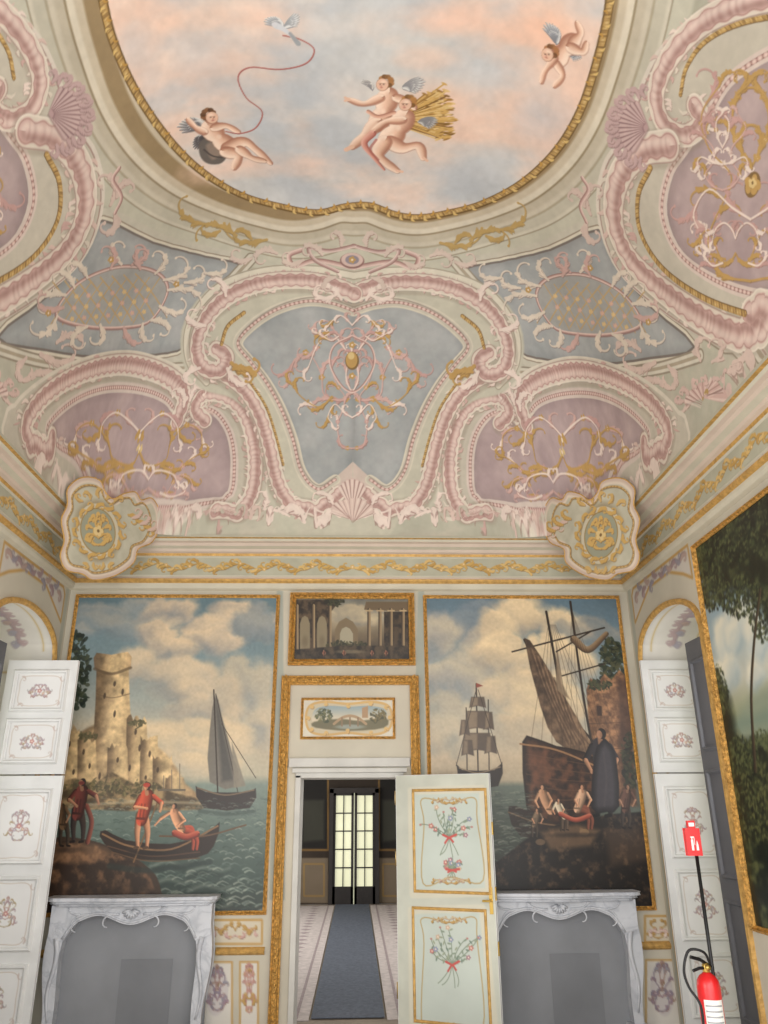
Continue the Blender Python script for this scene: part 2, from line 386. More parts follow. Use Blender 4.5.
def shellfan(cv,x,y,r,a0,a1,n=9,col=PNK,lt=PLT,dk=PDK):
    pts=[(x,y)]
    for k in range(n*3+1):
        t=k/(n*3); a=a0+(a1-a0)*t; rr=r*(1+.08*abs(math.sin(t*n*math.pi)))*(.8+.2*math.sin(math.pi*t)); pts.append((x+rr*math.cos(a),y+rr*math.sin(a)))
    cv.fill([(p[0]+1.2,p[1]+1.6) for p in pts],dk,a=.5,soft=2); cv.fill(pts,col)
    for k in range(n):
        a=a0+(a1-a0)*(k+.5)/n; q=r*(.8+.2*math.sin(math.pi*(k+.5)/n))
        cv.stroke([(x+r*.2*math.cos(a),y+r*.2*math.sin(a)),(x+q*.98*math.cos(a),y+q*.98*math.sin(a))],r*.01,lt,w1=r*.04,n=1,a=.7,soft=1.6)
    for k in range(1,n):
        a=a0+(a1-a0)*(k)/n; q=r*(.8+.2*math.sin(math.pi*k/n))
        cv.stroke([(x+r*.15*math.cos(a),y+r*.15*math.sin(a)),(x+q*math.cos(a),y+q*math.sin(a))],r*.006,dk,w1=r*.018,n=1,a=.7)
# ------------------------------------------------------------------ vault geometry
xc=(XL+XR)/2; INS=.25; hx=(XR-XL)/2-INS; Ax,Ay,Bz,Z0=1.7,2.0,2.6,4.28; YB=D-INS
def zceil(x,y):
    p=np.clip(1-(hx-np.abs(x-xc))/Ax,0,1); q=np.clip(1-(YB-y)/Ay,0,1)
    r=(p**4+q**4)**.25; return Z0+Bz*np.sqrt(np.clip(1-r*r,0,1))
ph=np.linspace(0,math.pi/2,800)
def arct(A):
    d=A*(1-np.cos(ph)); z=Bz*np.sin(ph); L=np.concatenate([[0],np.cumsum(np.hypot(np.diff(d),np.diff(z)))])
    return np.concatenate([d,[A+20]]),np.concatenate([L,[L[-1]+20]])
DX,LX=arct(Ax); DY,LY=arct(Ay)
SX=float(np.interp(hx,DX,LX)); RES=150.; BMAX=float(np.interp(YB-1.9,DY,LY))
CW=int(2*SX*RES)+1; CH=int(BMAX*RES)+1
us=np.arange(-80,852,4.);vs=np.arange(-80,620,4.)
UU,VV=np.meshgrid(us,vs); RR=ray(UU,VV); s_=np.linspace(2.,14.,700)
hit=np.full(UU.shape,14.)
done=np.zeros(UU.shape,bool); prev=np.full(UU.shape,-9.)
for s in s_:
    X=RR[...,0]*s;Y=RR[...,1]*s;Z=1.75+RR[...,2]*s
    g=np.maximum.reduce([Z-zceil(X,Y),Y-YB,np.abs(X-xc)-hx])
    new=(g>=0)&~done
    hit=np.where(new,s-(s_[1]-s_[0])*g/(g-prev+1e-9),hit); done|=new; prev=g
HX=RR[...,0]*hit; HY=RR[...,1]*hit
dxx=hx-np.abs(HX-xc)
TA=np.sign(HX-xc)*(SX-np.interp(dxx,DX,LX)); TB=np.interp(YB-HY,DY,LY)
def ceiltf(p):
    u=np.clip((p[:,0]+80)/4.,0,len(us)-1.001); v=np.clip((p[:,1]+80)/4.,0,len(vs)-1.001)
    i=u.astype(int);j=v.astype(int);fu=u-i;fv=v-j
    def S(T): return (T[j,i]*(1-fu)+T[j,i+1]*fu)*(1-fv)+(T[j+1,i]*(1-fu)+T[j+1,i+1]*fu)*fv
    return np.stack([(S(TA)+SX)*RES,S(TB)*RES],1)
cv=Canvas(CW,CH,(180,178,161),ceiltf)
nz=fbm(CW,CH,120,5,3); nz2=fbm(CW,CH,30,4,9)
cv.a=cv.a*(.92+.16*nz[...,None]); cv.a=mixc(cv.a,C(194,180,167),np.clip(nz2-.42,0,1)*1.)
cv.mir=True
sky=[(100,-30),(103,0),(113,40),(134,88),(164,133),(198,168),(240,194),(285,207),(318,212),(345,206),(370,205),(395,214),(418,217),(445,213),(482,203),(522,182),(556,150),(580,110),(596,62),(607,15),(612,-30)]
skyR=[(353,205),(372,206),(395,214),(418,217),(445,213),(482,203),(522,182),(556,150),(580,110),(596,62),(607,15),(614,-40),(616,-78)]
cv.stroke(skyR,66,(168,165,148),a=.9,soft=6); cv.stroke(skyR,61,(188,185,168),soft=4)
cv.stroke(skyR,46,(142,132,112),soft=2); cv.stroke(skyR,45,(200,194,177),soft=2); cv.stroke(skyR,42,(186,181,164),soft=3); cv.stroke(skyR,33,(156,146,124),soft=3)
cv.stroke(skyR,31.5,(196,188,170),soft=3); cv.stroke(skyR,27,(184,175,156),soft=4); cv.stroke(skyR,20,(142,128,102),soft=2); cv.stroke(skyR,18.4,(210,201,182),soft=2); cv.stroke(skyR,13,(194,182,160),soft=3)
cv.stroke(skyR,6.5,(150,130,98),soft=3)
blue=[(466,269),(500,262),(550,250),(598,230),(612,258),(648,305),(694,347),(650,358),(600,364),(548,360),(520,352),(514,330),(500,303),(482,284)]
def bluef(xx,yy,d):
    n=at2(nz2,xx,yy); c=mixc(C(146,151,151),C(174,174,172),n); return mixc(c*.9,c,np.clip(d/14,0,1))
cv.stroke(blue,9,(190,185,170),closed=True,n=3); cv.stroke(blue,4,(146,134,118),closed=True,n=3); cv.stroke(blue,3,(208,201,184),closed=True,n=3)
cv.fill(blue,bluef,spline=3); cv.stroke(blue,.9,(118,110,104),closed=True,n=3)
for P,w in (([(612,205),(632,258),(672,305),(735,352),(775,372)],5),([(455,262),(486,300),(505,345),(510,375)],4),([(520,372),(580,376),(650,370),(700,356)],3)):
    cv.stroke(P,w+1.2,(144,134,118)); cv.stroke(P,w,(202,196,181)); cv.stroke(P,w*.35,(164,153,134))
panel=[(800,40),(760,58),(728,82),(706,118),(684,150),(668,175),(662,215),(680,255),(722,284),(775,300),(810,302)]
outer=[(830,-10),(768,0),(706,12),(662,48),(640,90),(628,130),(604,165),(598,215),(618,270),(665,312),(720,345),(768,362),(830,360)]
cv.fill(outer,(188,181,166),spline=4,soft=4); cv.stroke(outer,2.,(208,199,186)); cv.stroke(outer,.8,PDK,a=.6,off=(2,2))
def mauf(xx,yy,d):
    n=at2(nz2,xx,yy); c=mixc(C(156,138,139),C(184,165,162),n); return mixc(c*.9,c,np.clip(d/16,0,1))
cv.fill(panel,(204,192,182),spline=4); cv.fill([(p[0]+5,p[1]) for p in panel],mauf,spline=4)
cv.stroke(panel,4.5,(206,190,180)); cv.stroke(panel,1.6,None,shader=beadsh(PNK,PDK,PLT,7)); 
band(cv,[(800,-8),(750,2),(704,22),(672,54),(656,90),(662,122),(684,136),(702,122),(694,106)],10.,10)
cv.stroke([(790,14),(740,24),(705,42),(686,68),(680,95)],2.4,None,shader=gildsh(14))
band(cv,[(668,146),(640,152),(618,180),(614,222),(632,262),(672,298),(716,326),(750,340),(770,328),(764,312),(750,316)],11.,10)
cv.stroke([(650,168),(638,195),(640,232),(662,268),(700,296),(745,315)],2.4,None,shader=gildsh(14))
shellfan(cv,648,128,34,math.radians(120),math.radians(250),13,(176,148,147),(200,178,172),(124,98,100))
for k in range(16):
    a=math.radians(104+k*10.6); x=648+31*math.cos(a); y=128+31*math.sin(a); scrl(cv,x,y,a-.2,16,(1.6 if k%2 else -1.6),2.6,(186,160,157),(120,96,98),5)
arab(cv,750,180,66,105,5,1.5,.45,rows=5); arab(cv,722,150,30,40,15,1.2,.3,rows=3); arab(cv,735,245,40,30,16,1.2,.3,rows=3)
cv.blob(752,185,9,11,GDK); flower(cv,752,185,9,GLD,GLT); flower(cv,752,183,4.4,GLT,GDK)
for x,y,a,L,c in [(690,405,2.6,34,1.2),(712,365,5.2,34,-1.4),(735,372,.2,30,1.6),(670,388,3.4,40,-1.3),(655,362,2.9,44,1.5),(640,350,3.5,34,-1.6),(730,400,.4,30,-1.),(680,420,2.2,26,1.),(668,366,1.2,30,1.4),(700,360,4.6,30,1.4),(728,392,5.6,28,-1.5)]:
    scrl(cv,x,y,a,L,c,2.8,(208,187,176),(140,114,105),6)
shellfan(cv,706,414,28,math.radians(200),math.radians(340),11,(198,168,160),PLT,(134,106,100)); flower(cv,706,402,5,(170,142,92))
for k in range(7): a=math.radians(200+k*23); scrl(cv,706+24*math.cos(a),412+24*math.sin(a),a,13,1.5*(-1)**k,2.4,(204,178,169),(140,114,105),4)
lowp=[(476,500),(470,470),(474,438),(488,416),(506,412),(522,424),(536,404),(562,394),(595,394),(625,407),(648,432),(640,450),(622,462),(612,482),(604,506),(560,514),(510,512)]
lowo=[(452,526),(438,500),(438,450),(452,408),(480,386),(508,388),(530,370),(575,358),(625,370),(668,400),(690,440),(672,470),(650,490),(640,520),(560,530)]
cv.fill(lowo,(188,181,166),spline=4,soft=4); cv.stroke(lowo,1.4,(208,200,185),closed=True)
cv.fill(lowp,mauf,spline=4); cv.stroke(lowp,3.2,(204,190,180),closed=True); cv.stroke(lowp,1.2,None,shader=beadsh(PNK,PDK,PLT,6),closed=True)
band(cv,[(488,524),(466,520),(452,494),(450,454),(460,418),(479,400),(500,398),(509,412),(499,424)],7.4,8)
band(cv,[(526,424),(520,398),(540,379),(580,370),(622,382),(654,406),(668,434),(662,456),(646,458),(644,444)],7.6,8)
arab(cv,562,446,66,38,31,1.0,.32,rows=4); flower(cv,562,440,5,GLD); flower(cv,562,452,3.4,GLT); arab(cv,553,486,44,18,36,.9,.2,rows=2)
for x in range(446,566,7): scrl(cv,x,531-(x%3)*2,-1.9+.3*math.sin(x),19,1.5*(-1)**x,2.,[(206,184,173),(194,168,159),(186,180,164)][x%3],(142,116,106),5)
for x,y,a,L,c in [(640,470,1.9,30,1.2),(655,468,1.2,30,-1.2),(500,524,5.6,30,1.5),(520,530,5.2,24,-1.2),(440,512,4.6,22,1.2),(436,532,4.2,22,-1.4),(520,410,4.9,24,1.3),(514,404,4.2,24,-1.3)]: scrl(cv,x,y,a,L,c,2.5,PLT,PDK,6)
cen_o=[(353,272),(390,268),(440,270),(490,288),(520,325),(522,365),(504,392),(472,402),(450,426),(440,470),(432,510),(400,532),(353,536)]
cv.fill(cen_o,(188,184,167),soft=4,spline=4)
CO=[(353,276),(392,271),(442,274),(488,292),(515,328),(516,364),(498,386)]
cv.stroke(CO,4,(164,156,140)); cv.stroke(CO,2.8,(210,203,186))
cp=[(353,311),(376,304),(402,303),(432,313),(456,330),(468,347),(456,364),(440,384),(425,410),(413,440),(404,472),(388,490),(370,480),(353,464)]
cv.fill(cp,bluef,spline=4); cv.fill([(353,462),(370,478),(388,490),(380,515),(353,520)],(196,180,169))
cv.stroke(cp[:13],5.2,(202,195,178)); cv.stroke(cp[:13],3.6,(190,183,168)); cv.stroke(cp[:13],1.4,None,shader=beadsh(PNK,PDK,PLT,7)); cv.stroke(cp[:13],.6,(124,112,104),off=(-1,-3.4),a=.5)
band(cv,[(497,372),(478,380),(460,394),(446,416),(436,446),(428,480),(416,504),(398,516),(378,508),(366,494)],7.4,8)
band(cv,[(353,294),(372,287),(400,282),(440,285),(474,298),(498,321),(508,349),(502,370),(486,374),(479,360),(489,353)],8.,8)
cv.stroke([(462,316),(478,330),(484,348)],1.8,None,shader=gildsh(10))
cv.stroke([(456,384),(440,408),(430,436),(422,466)],1.3,None,shader=gildsh(10)); 
scrl(cv,474,366,2.7,34,1.2,3.2,GLD,GDK,7); scrl(cv,478,372,2.3,30,1.2,2.8,PLT,PDK,6); scrl(cv,472,372,3.0,26,-1.2,2.8,GLD,GDK,6)
for x,y,a,L,c in [(366,300,5.6,34,1.4),(372,296,.1,30,-1.6),(480,300,5.2,30,1.5),(500,330,5.9,26,-1.2),(505,372,.6,26,1.5),(395,520,.3,34,-1.),(365,525,.2,34,-1.4),(372,505,5.6,26,1.2),(400,524,5.9,30,1.3),(415,520,.1,22,-1.4)]: scrl(cv,x,y,a,L,c,2.5,PLT,PDK,6)
cv.stroke([(353,268),(390,262),(412,268),(418,258),(406,252)],2.4,None,shader=roundsh(PNK,PDK,PLT)); cv.stroke([(353,246),(378,252),(398,250),(392,262),(370,272)],2.,None,shader=roundsh((184,156,150),PDK,PLT))
for x,y,a,L,c in [(385,256,5.7,26,1.4),(404,262,.2,26,-1.3),(372,278,.6,22,1.5),(430,256,.0,30,1.5),(455,262,.1,26,-1.4),(366,246,5.,20,1.4)]: scrl(cv,x,y,a,L,c,2.4,(204,187,175),PDK,5)
cv.mir=False
cv.blob(352,261,12,8,PDK); cv.blob(352,260,10.8,7,(202,178,169)); cv.blob(352,260,6.8,4.6,(142,134,142)); flower(cv,352,260,3.4,GLD)
shellfan(cv,352,514,34,math.radians(240),math.radians(300),7,(198,175,166)); shellfan(cv,352,528,27,math.radians(195),math.radians(345),11,(204,182,172))
arab(cv,352,372,68,50,22,1.05,.3,rows=4); arab(cv,352,400,26,50,27,.9,.3,rows=3); arab(cv,352,328,40,16,28,.9,.3,rows=2)
cv.stroke([(352,336),(334,346),(330,364),(340,384),(352,392),(364,384),(374,364),(370,346),(352,336)],1.1,None,shader=roundsh(PNK,PDK,PLT))
cv.blob(352,361,7,9,GDK); cv.blob(351.5,360,5.8,8,GLD); cv.blob(351,356,3.2,3.6,GLT); flower(cv,352,345,3.2,GLD); flower(cv,352,376,3.2,GLD)
cv.mir=True
LC=(184,158,116)
fr=[(536,296),(548,278),(580,274),(612,286),(632,304),(640,325),(612,334),(578,334),(552,326)]
cv.fill(fr,(160,158,152),a=.6,spline=3)
for k in range(8):
    x=543+k*11; cv.stroke([(x,283+k*1.4),(x+26,329+k*.6)],.55,LC,n=1); cv.stroke([(x+24,281+k*1.5),(x-6,323+k*1.4)],.55,LC,n=1)
for i in range(7):
    for j in range(3): flower(cv,555+i*11.2+j*2,296+j*11+i*1.5,2.2,(200,162,152) if (i+j)%2 else (206,178,130),GLT)
cv.stroke(fr,1.3,PDK,closed=True,off=(.7,1.),a=.6); cv.stroke(fr,1.3,None,closed=True,shader=roundsh(PNK,PDK,PLT))
for x,y,a,L,c in [(548,280,4.2,28,1.5),(580,272,5.2,28,-1.5),(570,272,3.9,26,1.4),(612,286,5.4,26,1.5),(632,304,.2,34,1.3),(640,325,.9,34,-1.4),(612,334,.8,30,1.6),(578,334,2.2,26,1.3),(552,326,2.8,26,-1.5),(536,296,3.,40,-1.2),(520,288,3.5,30,1.6),(600,332,1.6,24,-1.4),(560,330,1.7,22,1.4),(500,278,3.3,26,1.2),(590,276,4.6,26,1.4),(562,276,4.9,24,-1.4),(544,312,2.9,30,1.3),(634,316,0.,30,-1.4),(624,296,5.4,26,1.3),(540,286,3.6,36,1.4)]:
    scrl(cv,x,y,a,L,c,2.3,[(212,200,184),(196,164,156),PNK,LC][int(x)%4],(124,108,104),7,cm=2.1)
flower(cv,590,268,3,GLD); flower(cv,528,290,3,GLD); flower(cv,648,322,3,GLD)
for x,y,a,L,c in [(440,243,-.1,40,-.6),(470,240,-.25,40,.8),(500,230,-.5,36,-.9),(455,243,-.6,22,1.2),(486,236,.2,22,-1.2)]: scrl(cv,x,y,a,L,c,2.4,(180,152,98),(126,106,72),6)
for x,y,a,L,c in [(590,214,4.6,40,1.5),(586,222,1.4,30,-1.5),(584,206,4.2,26,-1.4)]: scrl(cv,x,y,a,L,c,3.2,(202,182,171),PDK,5)
cv.stroke([(586,222),(580,206),(588,190),(582,178)],1.8,None,shader=roundsh(PNK,PDK,PLT))
# sky painting
cv.mir=False
S1=fbm(CW,CH,220,6,21,1.5); S2=fbm(CW,CH,90,6,5,1.6); S3=fbm(CW,CH,50,6,55,2.0)
def skyf(xx,yy,d):
    a=at2(S1,xx,yy);b=at2(S2,xx,yy);e=at2(S3,xx,yy)
    c=mixc(C(186,190,194),C(208,206,202),sstep(b*2-.5)); c=mixc(c,C(234,200,180),sstep((a-.39)*4.8+(b-.5)*1.8)*.9); c=mixc(c,C(236,222,210),sstep((e-.5)*3+(a-.5)*2)*.6); return c
skyc=np.vstack([cat(sky,5),[(612,-78),(100,-78)]])
cv.fill(skyc,skyf)
def sblob(x,y,rx,ry,c,a):
    q=cv.tf(np.array([[x,y]],float))[0]; k=cv.sc((x,y)); rx*=k;ry*=k
    x0,x1,y0,y1=max(0,int(q[0]-1.6*rx)),min(CW,int(q[0]+1.6*rx)),max(0,int(q[1]-1.8*ry)),min(CH,int(q[1]+1.8*ry))
    if x1<=x0 or y1<=y0:return
    yy,xx=np.mgrid[y0:y1,x0:x1]; f=1-((xx-q[0])/rx)**2-((yy-q[1])/ry)**2; f=f+(S2[y0:y1,x0:x1]-.5)*2.6+(S3[y0:y1,x0:x1]-.5)*1.
    m=np.maximum(np.abs(xx-q[0])/(1.6*rx),np.abs(yy-q[1])/(1.8*ry)); al=sstep(f*.7)*a*sstep((1-m)*3); R=cv.a[y0:y1,x0:x1]; cv.a[y0:y1,x0:x1]=mixc(R,C(*c),al)
for (x,y,rx,ry,c,a) in [(290,165,90,24,(240,204,184),.85),(360,190,70,14,(236,210,194),.7),(140,50,30,60,(186,190,196),.5),(545,120,40,40,(182,188,196),.6),(530,30,60,34,(242,196,170),.95),(450,14,60,26,(240,200,178),.9),(200,60,50,26,(198,201,206),.5),(470,175,50,18,(188,192,198),.5),(190,18,60,22,(240,206,184),.9),(330,30,50,20,(216,212,208),.6),(490,80,40,26,(210,206,204),.6),(330,90,50,26,(228,214,204),.6),(430,60,40,18,(240,208,188),.7),(220,95,40,16,(238,206,188),.7)]: sblob(x,y,rx,ry,c,a)
cv.stroke(sky,3.4,(112,88,54),n=6,off=(0,1)); cv.stroke(sky,2.7,None,shader=gildsh(15),n=6)
SP=cat(sky,8)
for i in range(0,len(SP)-1,2):
    a=math.atan2(SP[i+1][1]-SP[i][1],SP[i+1][0]-SP[i][0]); leaf(cv,tuple(SP[i]),a+1.0*(1 if i%4 else -1),5.5,1.,(216,186,120) if i%4 else (190,148,78),GDK,.3)
SK=(224,186,162);SKD=(156,106,86);SKL=(244,222,204)
def limb(cv,pts,w,w1,base=SK,dark=SKD,light=SKL,**k):
    wf=(lambda t:(1+(w1/w-1)*t)*(1+.16*math.sin(t*9.4)))
    cv.stroke(pts,w+.5,dark,wf=wf,a=.5,off=(.4,.5)); cv.stroke(pts,w,None,wf=wf,shader=softsh(base,dark,light),soft=1.8,**k)
def head(cv,x,y,r,hair=(140,100,64),face=-1,base=SK):
    for k in range(11):
        a=k*.6+face*.3; cv.blob(x-face*r*.2+r*.7*math.cos(a),y-r*.14+r*.74*math.sin(a)*(1 if math.sin(a)<0 else .6),r*.36,r*.32,[hair,tuple(min(255,int(h*1.2)) for h in hair),tuple(int(h*.8) for h in hair)][k%3],.9)
    cv.blob(x+face*r*.22,y+r*.15,r*.76,r*.84,SKD,.7); cv.blob(x+face*r*.25,y+r*.12,r*.7,r*.78,base); cv.blob(x+face*r*.45,y+r*.4,r*.3,r*.26,(220,160,142),.5,hard=.2); cv.blob(x+face*r*.1,y-r*.2,r*.4,r*.3,SKL,.6,hard=.2)
    for e_ in (.50,.08): cv.blob(x+face*r*e_,y+r*.1,r*.09,r*.06,(104,72,62)); cv.blob(x+face*r*e_,y-r*.02,r*.13,r*.035,(150,110,92),.8)
    cv.blob(x+face*r*.34,y+r*.5,r*.12,r*.05,(168,92,84)); cv.blob(x+face*r*.38,y+r*.3,r*.07,r*.1,SKD,.5)
def wing(cv,x,y,ang,L,n=6,col=(206,204,200),dk=(128,126,130),sp=.13):
    for row,(ls,off_) in enumerate(((1.,0),(.6,.05))):
        for k in range(n+2):
            a=ang+(k-n/2)*sp+off_; l=ls*L*(1-.08*abs(k-n*.3)); e=(x+l*math.cos(a),y+l*math.sin(a)); m=((x+e[0])/2+1,(y+e[1])/2-1.5)
            cv.stroke([(x,y),m,e],L*.085,dk,wf=leafw,n=3,off=(.4,.7),a=.7); cv.stroke([(x,y),m,e],L*.075,None,wf=leafw,n=3,shader=softsh(col,dk,(226,224,220)))
for k in range(170):
    a=-.50+k*.0058+rnd.uniform(-.03,.03); L=rnd.uniform(36,60); x0,y0=394+rnd.uniform(-2,2),122+rnd.uniform(-3,3); c=[(200,162,96),(160,122,66),(218,188,130),(132,98,54),(208,170,104)][k%5]
    ex_,ey_=x0+L*math.cos(a-.1),y0+L*math.sin(a-.1)-3
    cv.stroke([(x0,y0),(ex_,ey_)],.42,c,w1=.8,n=2); cv.blob(ex_,ey_,3.,1.1,c,ang=a)
wing(cv,402,88,-.15,24,6,(200,200,198)); wing(cv,418,122,.1,20,5,(150,150,148)); wing(cv,372,90,-2.3,14,4,(198,192,184))
limb(cv,[(388,96),(384,110),(378,124)],8.8,9); limb(cv,[(380,98),(364,104),(349,100)],4,2.4); limb(cv,[(396,98),(408,102),(414,108)],4,2.8)
head(cv,384,84,8); limb(cv,[(376,124),(364,136),(352,147)],6.6,3.2); cv.stroke([(352,147),(346,150)],2.2,SK,n=1)
limb(cv,[(404,118),(396,132),(388,140)],9.2,9.4); head(cv,407,104,8,(150,108,64))
for x,y,rx,ry,c in [(398,128,3,4,SKL),(383,112,3,4,SKL),(392,136,2.5,3,SKL),(380,122,4,2,SKD),(392,144,4,2,SKD)]: cv.blob(x,y,rx,ry,c,.5,hard=.2)
limb(cv,[(402,120),(386,122),(374,130)],4,2.6); limb(cv,[(390,142),(402,148),(418,146),(423,158)],6.6,3.); limb(cv,[(384,142),(378,154),(386,163),(397,171)],6.6,2.8)
for q in ([(349,100),(345,98)],[(349,100),(345,101)],[(374,130),(371,133)],[(423,158),(427,161)],[(397,171),(402,172)]): cv.stroke(q,1.3,SK,n=1)
cv.stroke([(372,134),(364,144),(374,158),(384,170)],3.6,None,w1=1.2,shader=softsh((202,140,124),(146,82,74),(226,178,162))); cv.stroke([(376,140),(370,150),(378,160)],1.2,(172,104,94),a=.7)
cv.stroke([(368,112),(378,117),(394,113)],2.,None,shader=softsh((208,160,138),(150,98,82),(228,190,168)))
wing(cv,203,128,-2.9,26,7,(190,188,186),(96,94,98)); wing(cv,206,136,2.5,18,5,(124,120,120),(76,72,74))
cv.fill([(200,142),(214,138),(228,150),(222,163),(208,164),(200,156)],(104,97,92),spline=4,soft=2); cv.fill([(206,146),(216,142),(222,152),(212,160)],(140,124,112),spline=4,soft=4); cv.stroke([(204,150),(212,156),(222,158)],.8,(80,74,72))
limb(cv,[(210,128),(218,138),(228,146)],8.4,8); limb(cv,[(214,128),(226,126),(238,132)],3.8,2.4); limb(cv,[(204,132),(196,128),(188,120)],3.4,2.2)
limb(cv,[(228,148),(244,142),(256,150),(270,163)],6.4,2.4); limb(cv,[(226,152),(238,156),(234,168)],5.8,2.8); limb(cv,[(240,150),(252,158),(264,161)],4.4,2.2); head(cv,210,117,7.8,(112,78,54),1); cv.blob(219,137,3,3.4,SKL,.5,hard=.2); cv.blob(226,148,4,2,SKD,.5,hard=.2)
wing(cv,556,44,-1.9,24,6,(184,186,190),(120,122,128)); wing(cv,566,52,.5,16,4,(184,186,190),(120,122,128)); limb(cv,[(556,60),(564,50),(572,42)],8.4,8); limb(cv,[(572,44),(580,34),(577,24)],5.4,2.8); limb(cv,[(570,48),(582,52),(586,44)],5,2.6); limb(cv,[(556,64),(562,76),(554,86)],3.8,2.4); limb(cv,[(554,58),(544,72),(541,82)],3.6,2.3)
head(cv,549,54,8.2,(140,98,66))
rb=[(283,36),(300,40),(314,50),(306,64),(280,70),(250,68),(238,78),(246,98),(262,112),(256,128),(240,134),(226,132)]
cv.stroke(rb,.6,(150,88,84)); cv.stroke(rb,.35,(186,124,116),off=(-.4,-.5))
wing(cv,282,28,-2.6,20,5,(200,202,204),(136,138,144),.13); wing(cv,284,28,-.6,20,5,(208,210,212),(140,144,148),.13)
cv.stroke([(276,26),(284,30),(293,38)],3.4,(202,204,208),w1=1.3); cv.blob(274,25,2.6,2.3,(208,208,212)); cv.stroke([(290,34),(298,44)],1.6,(156,160,164),w1=2.6,n=2)
cv.a=cv.a*(.965+.07*fbm(CW,CH,8,3,77)[...,None])
ncol=CW; aa=np.linspace(-SX,SX,ncol); x_=xc+np.sign(aa)*(hx-np.interp(SX-np.abs(aa),LX,DX))
bb=np.linspace(0,BMAX,CH); ylist=YB-np.interp(bb,LY,DY)
XX,YY=np.meshgrid(x_,ylist); P=np.stack([XX,YY,zceil(XX,YY)],-1)
ext=np.linspace(ylist[-1],YF,110); cidx=np.linspace(0,ncol-1,360).astype(int)
gridmesh('ceiling',P,cv.a,m_fresco,smooth=True,kind='structure',label='painted vaulted ceiling with sky fresco, putti and rococo scrollwork')
X2,Y2=np.meshgrid(x_[cidx],ext); rows=np.clip(CH-1-(np.abs(ext-ylist[-1])*RES).astype(int),0,CH-1)
gridmesh('ceiling',np.stack([X2,Y2,zceil(X2,Y2)],-1),cv.a[rows][:,cidx],m_fresco,smooth=True,kind='structure',label='nearer bay of the painted vaulted ceiling')
print('ceiling',time.time()-T0)
# ------------------------------------------------------------------ cornice
PZ=Plane((0,0,0),(1,0,0),(0,1,0),(0,0,1))
prof=[(0,3.80),(.035,3.815),(.05,3.84),(.05,3.865),(.075,3.885),(.075,3.905),(.05,3.915),(.05,3.93),(.06,3.94),(.06,4.13),(.075,4.14),(.085,4.165),(.115,4.175),(.125,4.2),(.175,4.215),(.19,4.24),(.225,4.25),(.24,4.27),(.27,4.275),(.27,4.30),(.2,4.31)]
ci=[0,0,0,1,1,2,2,0,0,0,1,2,2,0,2,2,0,1,3,3]
upath=[(XL,YF),(XL,D),(XR,D),(XR,YF)]
mouldmesh('trim_1',PZ,upath,prof,[m_cream,m_gold2,m_pinkc,m_sagec],closed=False,idx=ci,kind='structure',label='stepped cream and gold cornice below the vault')
def friezecanvas(pl,a0,a1,name):
    c=planecanvas(pl,a0,a1,3.945,4.125,170,(172,170,152))
    c.tf=lambda p:p; c.sc=lambda p:1.
    c.a=c.a*(.94+.12*fbm(c.w,c.h,20,3,4)[...,None]); r=random.Random(3)
    lo,hi=(c.w*.09,c.w*.91) if name=='b' else (4,c.w-4); mid=(lo+hi)/2
    for sg in (1,-1):
        x=0; k=0; H=(hi-lo)/2; pts=[]
        while x<H: pts.append((mid+sg*x,15+5.5*math.sin(x/11.))); x+=3
        c.stroke(pts,.9,(116,96,62),n=0,off=(.6,.8),a=.7); c.stroke(pts,.9,(188,154,94),n=0)
        x=4
        while x<H-12:
            ph_=x/11.; y=15+5.5*math.sin(ph_); s0=1 if math.cos(ph_)>0 else -1; a=math.atan2(.5*math.cos(ph_),1)*1.; a=a if sg>0 else math.pi-a
            scrl(c,mid+sg*x,y,a-s0*sg*.7,r.uniform(13,18),-1.5*s0*sg*(-1 if k%2 else 1),2.4,r.choice([(192,158,94),(182,146,84),(206,174,114)]),(116,96,62),6,r,2.)
            if k%6==3: flower(c,mid+sg*x,y,3.,(198,164,104))
            x+=6.+r.random()*2; k+=1
    flower(c,mid,15,4,(198,164,104))
    return c
PBf=BW(D-.062); PRf=Plane((XR-.062,0,0),(0,1,0),(0,0,1),(-1,0,0)); PLf=Plane((XL+.062,0,0),(0,1,0),(0,0,1),(1,0,0))
for pl,a0,a1,nm in ((PBf,XL+.07,XR-.07,'b'),(PRf,1.,D-.07,'r'),(PLf,1.,D-.07,'l')):
    canvasmesh('trim_2',friezecanvas(pl,a0,a1,nm),m_fresco,kind='structure',label='sage frieze with gilded scrollwork')
outR=[(543,524),(545,508),(552,498),(562,500),(568,492),(580,494),(590,500),(598,492),(602,482),(614,478),(626,480),(635,490),(634,505),(640,520),(636,540),(640,556),(634,570),(618,574),(608,580),(592,578),(578,572),(566,562),(564,549),(550,542)]
